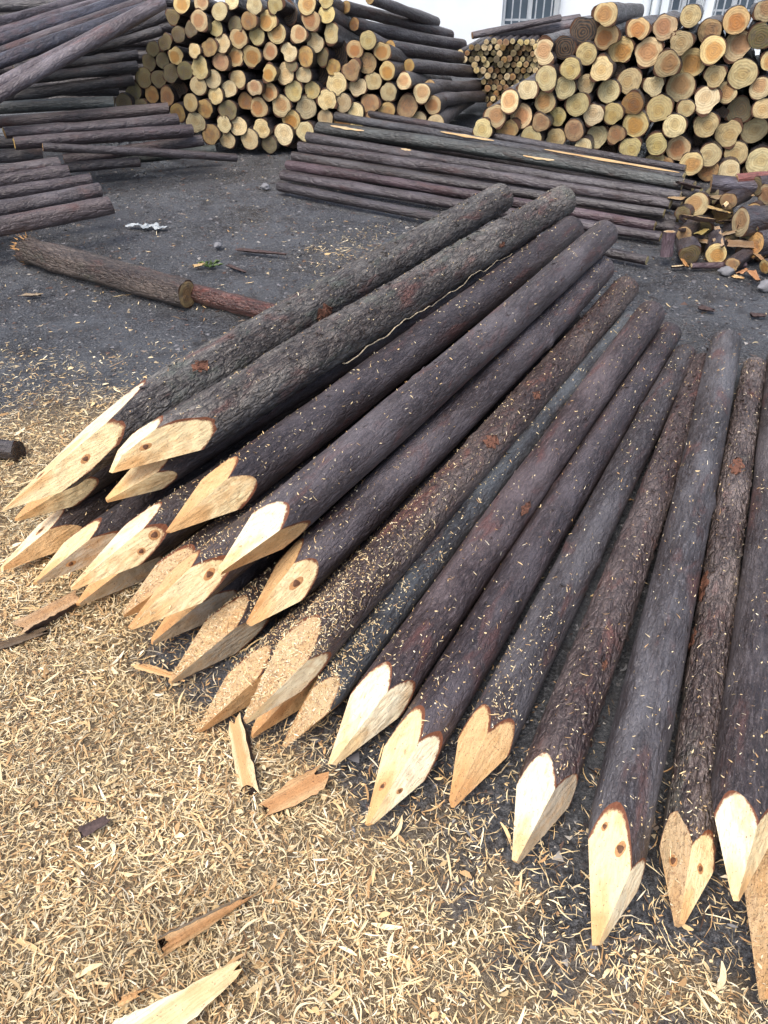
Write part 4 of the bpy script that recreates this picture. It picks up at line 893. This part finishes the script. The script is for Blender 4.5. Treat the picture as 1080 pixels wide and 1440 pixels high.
# ------------------------------------------------------------------ offcuts and litter
M_slabbark = plain('slab_bark', (.075, .05, .045), .8, 60, .5, .6, .006)
def slab(name, p, q, w0, w1, th, mat, label, col=(1, 1, 1), roll=0.0, cat='offcut', group=None, seed=0, wmid=1.0, back=None):
    """a split slab: flat sawn face on top, rounded bark back underneath, tapering from p to q"""
    M, z, u, y = frame(Vector(p), Vector(q)); L = (Vector(q) - Vector(p)).length
    R = root(name, M @ Matrix.Rotation(roll, 4, 'Z'), label, cat, group)
    n = 14; top = []; bot = []; r = np.random.default_rng(seed + 77)
    FT, FB = [], []
    nb = 6
    for k in range(n + 1):
        f = k / n; w = (w0 + (w1 - w0) * f) * (1 + (wmid - 1) * math.sin(math.pi * f)) * (1 + r.normal(0, .018)); t_ = th * (.55 + .45 * math.sin(math.pi * min(.9, .1 + f)))
        zz = f * L; off = r.normal(0, .03) * w
        for j in range(5):
            a = j / 4 * 2 - 1; top.append((r.normal(0, .0012) + .0025 * (1 - a * a), off + a * w / 2, zz + (r.normal(0, .012) if k in (0, n) else 0)))
        for j in range(nb + 1):
            a = j / nb * 2 - 1; bot.append((-t_ * math.sqrt(max(0, 1 - a * a)) ** .8, off + a * w / 2 * 1.01, zz))
    for k in range(n):
        FT += [(k * 5 + j, k * 5 + j + 1, k * 5 + j + 6, k * 5 + j + 5) for j in range(4)]
        FB += [(k * (nb + 1) + j, (k + 1) * (nb + 1) + j, (k + 1) * (nb + 1) + j + 1, k * (nb + 1) + j + 1) for j in range(nb)]
    FB += [tuple(range(nb + 1)), tuple(reversed([n * (nb + 1) + j for j in range(nb + 1)]))]
    e = mesh_obj('cut_face', top, FT, mat, R, True); e.color = (*col, max(w0, w1) * 3.0)
    e = mesh_obj('split_back' if back else 'bark_back', bot, FB, back or M_slabbark, R, not back); e.color = (*[c * .75 for c in col], max(w0, w1) * 4.0)
    return R
slab('offcut_slab', at(330, 1014, .035), at(350, 1112, .030), .040, .052, .03, FC, 'pale tan offcut slab with dark bark edge lying below the dusted points', (.80, .80, .84), .6, seed=1)
slab('offcut_slab', at(372, 1138, .022), at(452, 1092, .032), .035, .062, .02, FO, 'brownish rounded offcut slab half sunk in shavings', (.80, .76, .76), -.1, seed=2, wmid=1.25)
slab('offcut_wedge', at(226, 1334, .032), at(350, 1262, .026), .034, .008, .04, FO, 'long brown wedge-shaped splinter lying on the shavings', (.72, .70, .70), .8, seed=3, back=FG)
slab('split_slab', at(165, 1480, .06), at(338, 1358, .045), .085, .022, .06, FP, 'big cream split slab at the bottom left edge of the picture', (1, 1, 1), .35, seed=4, back=FC)
slab('offcut_slab', at(30, 880, .035), at(108, 838, .035), .060, .055, .03, FD, 'tan offcut chunk among shavings left of the lowest points', (.85, .8, .8), -.1, seed=5)
slab('old_board', at(-30, 918, .02), at(66, 886, .02), .030, .022, .015, FG, 'dark weathered strip of wood at the left edge', (.25, .22, .2), .1, seed=6)
slab('bark_flake', at(112, 1172, .028), at(150, 1152, .03), .030, .022, .006, M_slabbark, 'dark bluish bark flake on the shavings', (1, 1, 1), .0, seed=7)
slab('wood_chip', at(168, 1408, .03), at(196, 1396, .03), .018, .012, .006, FO, 'small orange-brown chip near the big cream slab', (.9, .9, .9), .0, seed=8)
slab('wood_chip', at(195, 936, .03), at(250, 952, .03), .022, .016, .008, FO, 'flat tan chip under the dusted points at left', (.9, .9, .9), .2, seed=9)

# scrap heap at the right
def scrap():
    g = 'offcuts in the scrap heap'
    def chunk(px, py, z, r, dirv, L, kind, label, irr=.14, tint=(.9, .9, .95), tl=.18, name='log_offcut'):
        p = at(px, py, z); R = r * depth(p) / FPX; p.z = max(p.z, R * .9)
        d = Vector(dirv).normalized() * L; q = p + d; q.z = max(q.z, R * .85)
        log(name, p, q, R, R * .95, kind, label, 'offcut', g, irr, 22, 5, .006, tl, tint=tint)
    chunk(1041, 313, .20, 20, (.8, .5, -.1), .28, 'o', 'large offcut with orange half-round face in scrap heap')
    chunk(1007, 357, .06, 14.5, (.3, .9, .05), .22, 'o', 'round orange-faced offcut low in the scrap heap', .06)
    chunk(970, 358, .06, 15, (.2, .95, .0), .20, 'd', 'dull grey round offcut beside the bundle ends')
    chunk(979, 288, .20, 17, (.5, .85, -.2), .22, 'o', 'orange-faced offcut behind the bundle ends')
    chunk(1078, 276, .27, 17, (.8, .5, 0), .3, 'o', 'orange-topped offcut at the right edge of scrap heap')
    chunk(1000, 258, .30, 12, (.95, -.1, -.05), .42, 'b', 'dark barked log lying across the top of scrap heap', .05, (.85, .85, 1.05))
    chunk(1036, 252, .33, 7, (.9, .1, .05), .3, 'o', 'red-brown peeled stick on top of scrap heap', .05, (2.4, .9, .7), name='peeled_stick')
    chunk(972, 374, .022, 4.2, (.99, .06, 0), .30, 'p', 'thin purple stick lying in front of scrap heap', .05, (1.3, .95, 1.05), name='stick')
    chunk(937, 360, .05, 9, (-.05, .1, .95), .13, 'o', 'short purple stub standing at the bundle ends', .1, (1.6, 1.3, 1.5))
    chunk(1060, 345, .10, 17, (.9, .3, .1), .25, 'b', 'dark offcut with brown face low at the right edge')
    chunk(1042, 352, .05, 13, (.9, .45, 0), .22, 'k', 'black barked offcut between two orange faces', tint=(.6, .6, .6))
    chunk(1075, 375, .05, 10, (.9, .4, 0), .25, 'o', 'small orange-faced offcut at the right edge near ground')
    chunk(1015, 300, .14, 15, (.4, .9, 0), .25, 'b', 'brown-faced offcut in the middle of the scrap heap', tint=(.7, .7, .7))
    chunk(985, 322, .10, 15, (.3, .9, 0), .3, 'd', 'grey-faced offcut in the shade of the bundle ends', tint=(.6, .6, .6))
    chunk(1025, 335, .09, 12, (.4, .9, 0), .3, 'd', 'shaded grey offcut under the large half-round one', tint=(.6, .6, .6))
    chunk(1060, 300, .18, 14, (.7, .7, 0), .3, 'b', 'brown offcut behind the large half-round one', tint=(.8, .7, .7))
    chunk(1090, 330, .14, 18, (.9, .3, 0), .3, 'b', 'large offcut mostly beyond the right edge', tint=(.9, .8, .8))
    sl = [(998, 291, 1030, 300, .22, .05, .02, FG, (.85, .8, .55), 'yellowish split stick on the scrap heap'), (1018, 290, 1036, 271, .25, .022, .014, FP, (1, .95, .9), 'pale split stick propped on the scrap heap'),
          (1000, 278, 1040, 274, .26, .05, .04, FG, (.55, .5, .42), 'greyish slab near the top of scrap heap'), (1008, 318, 1016, 346, .12, .03, .02, FG, (.9, .85, .85), 'grey splinter hanging down the scrap heap'),
          (980, 330, 994, 322, .13, .05, .03, FG, (.6, .6, .3), 'yellow-green splinter in the scrap heap'), (1046, 340, 1074, 366, .07, .045, .02, FG, (.6, .5, .42), 'curved bark slab at the foot of scrap heap'),
          (958, 362, 966, 374, .03, .03, .03, FO, (.7, .6, .5), 'small orange chip before the scrap heap'), (945, 375, 962, 373, .02, .03, .02, FP, (.9, .9, .9), 'white splinter on the ground before scrap heap'),
          (1056, 380, 1066, 394, .03, .05, .02, FG, (.85, .55, .4), 'orange chip at the foot of scrap heap'), (1040, 384, 1050, 378, .03, .04, .02, FG, (.85, .55, .4), 'orange shard beside the pale stone'),
          (1030, 388, 1046, 391, .02, .03, .01, FC, (.8, .8, .8), 'tan splinter lying before scrap heap')]
    for j, (x0, y0, x1, y1, z, w0, w1, mt, c, w) in enumerate(sl):
        slab('offcut_splinter', at(x0, y0, z), at(x1, y1, z * .9 + .005), w0, w1, .012, mt, w, c, random.uniform(-.5, .5), group=g, seed=20 + j)
    def nth(w, where):
        k = (w, where); seen[k] = seen.get(k, 0) + 1
        return f'{w} split piece {where}, {ORD[seen[k]]} such from left'
    words = ['near the bundle ends', 'in the middle of scrap heap', 'at the right of scrap heap']
    for j, (x, y, z, r_, dv, kd) in enumerate([(962, 330, .12, 11, (.5, .8, 0), 'b'), (990, 345, .05, 12, (-.3, .9, 0), 'd'), (1030, 372, .05, 10, (.6, .7, 0), 'b'), (1052, 325, .16, 13, (.4, .9, 0), 'd'), (1000, 275, .24, 13, (.9, .4, 0), 'd'), (1024, 283, .25, 12, (.7, .7, 0), 'b'), (960, 300, .16, 11, (.6, .8, 0), 'd'), (1062, 262, .30, 14, (.9, .2, 0), 'd'), (1070, 352, .06, 14, (.9, .2, 0), 'b'), (1085, 300, .22, 15, (.8, .5, 0), 'o')]):
        chunk(x, y, z, r_, dv, .24, kd, f'dull short log butt in scrap heap, {ORD[sorted([962, 990, 1030, 1052, 1000, 1024, 960, 1062, 1070, 1085]).index(x) + 1]} of ten from left', tint=(.8, .75, .75))
    seen = {}
    for j, x in enumerate(sorted(950 + 130 * random.random() for _ in range(15))):
        y = 262 + 115 * random.random(); z = .02 + .25 * max(0, (365 - y) / 120) + random.uniform(0, .05)
        p = at(x, y, z); a = random.uniform(0, 6.28); l = random.uniform(.10, .26); q = p + Vector((math.cos(a) * l, math.sin(a) * l, random.uniform(-.06, .06))); q.z = max(.015, q.z)
        mt, c, w = random.choice([(FG, (.55, .5, .45), 'grey'), (FG, (.42, .34, .28), 'brown'), (M_slabbark, (1, 1, 1), 'dark bark'), (FG, (.8, .72, .6), 'tan')])
        slab('offcut_splinter', p, q, random.uniform(.02, .06), random.uniform(.01, .05), random.uniform(.008, .025), mt, nth(w, words[min(2, int((x - 950) / 44))]), c, random.uniform(-.9, .9), group='split pieces tangled in the scrap heap', seed=60 + j)
    M_stone = plain('pale_stone', (.20, .20, .21), .85, 30, .25, .3)
    def stone(px, py, s, label):
        bm = bmesh.new(); bmesh.ops.create_icosphere(bm, subdivisions=3, radius=1)
        for v in bm.verts:
            c = v.co; k = 1 + .6 * float(fbm(c.x * 1.1 + px, c.y * 1.1, c.z * 1.1, 3)); v.co = Vector((c.x * k * s, c.y * k * s * .7, c.z * k * s * .55))
        me = bpy.data.meshes.new('stone'); bm.to_mesh(me); bm.free(); me.materials.append(M_stone)
        for p in me.polygons: p.use_smooth = True
        o = link(bpy.data.objects.new('stone', me)); p = at(px, py, s * .35); o.location = p; o.rotation_euler = (0, 0, px)
        tag(o, label, 'stone', 'stones on the ground')
    stone(1021, 381, .042, 'pale grey stone at the foot of the scrap heap'); stone(1078, 402, .045, 'grey stone at the right edge below scrap heap')
    stone(306, 345, .028, 'pale yellow pebble on the open dirt')
    stone(373, 262, .035, 'flat grey stone left of the middle bundle')
scrap()

def litter():
    # crumpled plastic film
    m, nt, b = new_mat('plastic_film'); b.inputs['Base Color'].default_value = (.36, .39, .40, 1); b.inputs['Roughness'].default_value = .3
    n = 26; V = []; c = at(206, 321, 0); r = np.random.default_rng(5)
    for i in range(n + 1):
        for j in range(11):
            x = (i / n - .5) * .25; y = (j / 10 - .5) * (.06 + .05 * float(vnoise(i * .31, .5, .5))) * (1 - .5 * abs(i / n - .5))
            V.append((x + .01 * float(vnoise(j * .7, i * .4, 3)), y + .02 * float(vnoise(i * .23, 2, 8)), .016 + .020 * float(fbm(x * 60, y * 60, 2.2, 3))))
    F = [(i * 11 + j, i * 11 + j + 1, (i + 1) * 11 + j + 1, (i + 1) * 11 + j) for i in range(n) for j in range(10)]
    o = mesh_obj('plastic_scrap', V, F, m, None, False); o.location = (c.x, c.y, .0); o.rotation_euler = (0, 0, -.2)
    tag(o, 'crumpled whitish plastic film on the open dirt at left', 'litter')
    # weed
    ml = plain('weed_leaf', (.10, .15, .05), .6, 60, .4, .1); R = root('weed', Matrix.Translation(at(296, 375, 0)), 'small green weed on the open dirt behind the heap', 'plant')
    for k in range(26):
        a = random.uniform(0, 6.28); l = random.uniform(.02, .055); w = l * .4; h = random.uniform(.008, .03); o0 = random.uniform(0, .035)
        cx, cy = o0 * math.cos(a * 3), o0 * math.sin(a * 3) * .6; d = Vector((math.cos(a), math.sin(a), 0)); s = Vector((-d.y, d.x, 0)); B0 = Vector((cx, cy, .002))
        P = [B0, B0 + d * l * .5 + s * w * .5 + Vector((0, 0, h)), B0 + d * l + Vector((0, 0, h * .7)), B0 + d * l * .5 - s * w * .5 + Vector((0, 0, h))]
        mesh_obj('leaf', P, [(0, 1, 2), (0, 2, 3)], ml, R)
    slab('yellow_chip', at(272, 374, .015), at(286, 371, .015), .04, .03, .01, FG, 'yellowish chip beside the green weed', (1, .95, .75), 0, seed=41)
    slab('bark_strip', at(335, 350, .02), at(402, 357, .02), .045, .02, .012, M_slabbark, 'brown bark strip on the dirt behind the heap', (1, 1, 1), 0, seed=42)
    slab('bark_strip', at(320, 372, .012), at(345, 382, .012), .03, .015, .01, M_slabbark, 'short dark bark strip right of the green weed', (1, 1, 1), 0, seed=43)
    slab('bark_strip', at(984, 431, .012), at(1004, 436, .012), .06, .03, .012, M_slabbark, 'black bark scrap on the wet ground at upper right', (1, 1, 1), 0, seed=44)
    slab('bark_strip', at(1056, 442, .012), at(1076, 443, .012), .045, .03, .012, M_slabbark, 'black bark scrap near the right edge above the stakes', (1, 1, 1), 0, seed=45)
    slab('bark_strip', at(33, 414, .012), at(57, 414, .012), .03, .02, .012, FG, 'small grey wood flake on the dirt below the thick log', (.6, .6, .6), 0, seed=46)
    # vine that clings to the second stake
    mv = plain('dry_vine', (.55, .45, .30), .8, 90, .3, .2)
    (A, B, rA, rB) = STAKES['2']; A, B = Vector(A), Vector(B); M, z, u, y = frame(A, B, Vector((0, 0, CAM_H))); sg = 1 if y.x > 0 else -1
    pts = []; n = 140
    for k in range(n):
        f = k / (n - 1); t = .95 + f * 1.25; an = math.radians(62 + 7 * math.sin(f * 15) + 5 * math.sin(f * 41) + 3 * math.sin(f * 97)) * sg; rr = rA + (rB - rA) * t / (B - A).length + .006 + .004 * math.sin(f * 33)
        pts.append(M @ Vector((rr * math.cos(an), rr * math.sin(an), t)))
    V = []; F = []
    for k, p in enumerate(pts):
        d = (pts[min(k + 1, n - 1)] - pts[max(k - 1, 0)]).normalized(); a = d.cross(Vector((0, 0, 1))).normalized(); b2 = d.cross(a); rr = .0024 * (1 - .5 * k / n) * (1 + .3 * math.sin(k * 2.1))
        for j in range(6): V.append(p + (a * math.cos(j * 1.0472) + b2 * math.sin(j * 1.0472)) * rr)
    F = tube_faces(n - 1, 6)
    o = mesh_obj('dry_vine', V, F, mv, None, True); tag(o, 'thin dry vine clinging along the second rugged stake', 'vine')
litter()
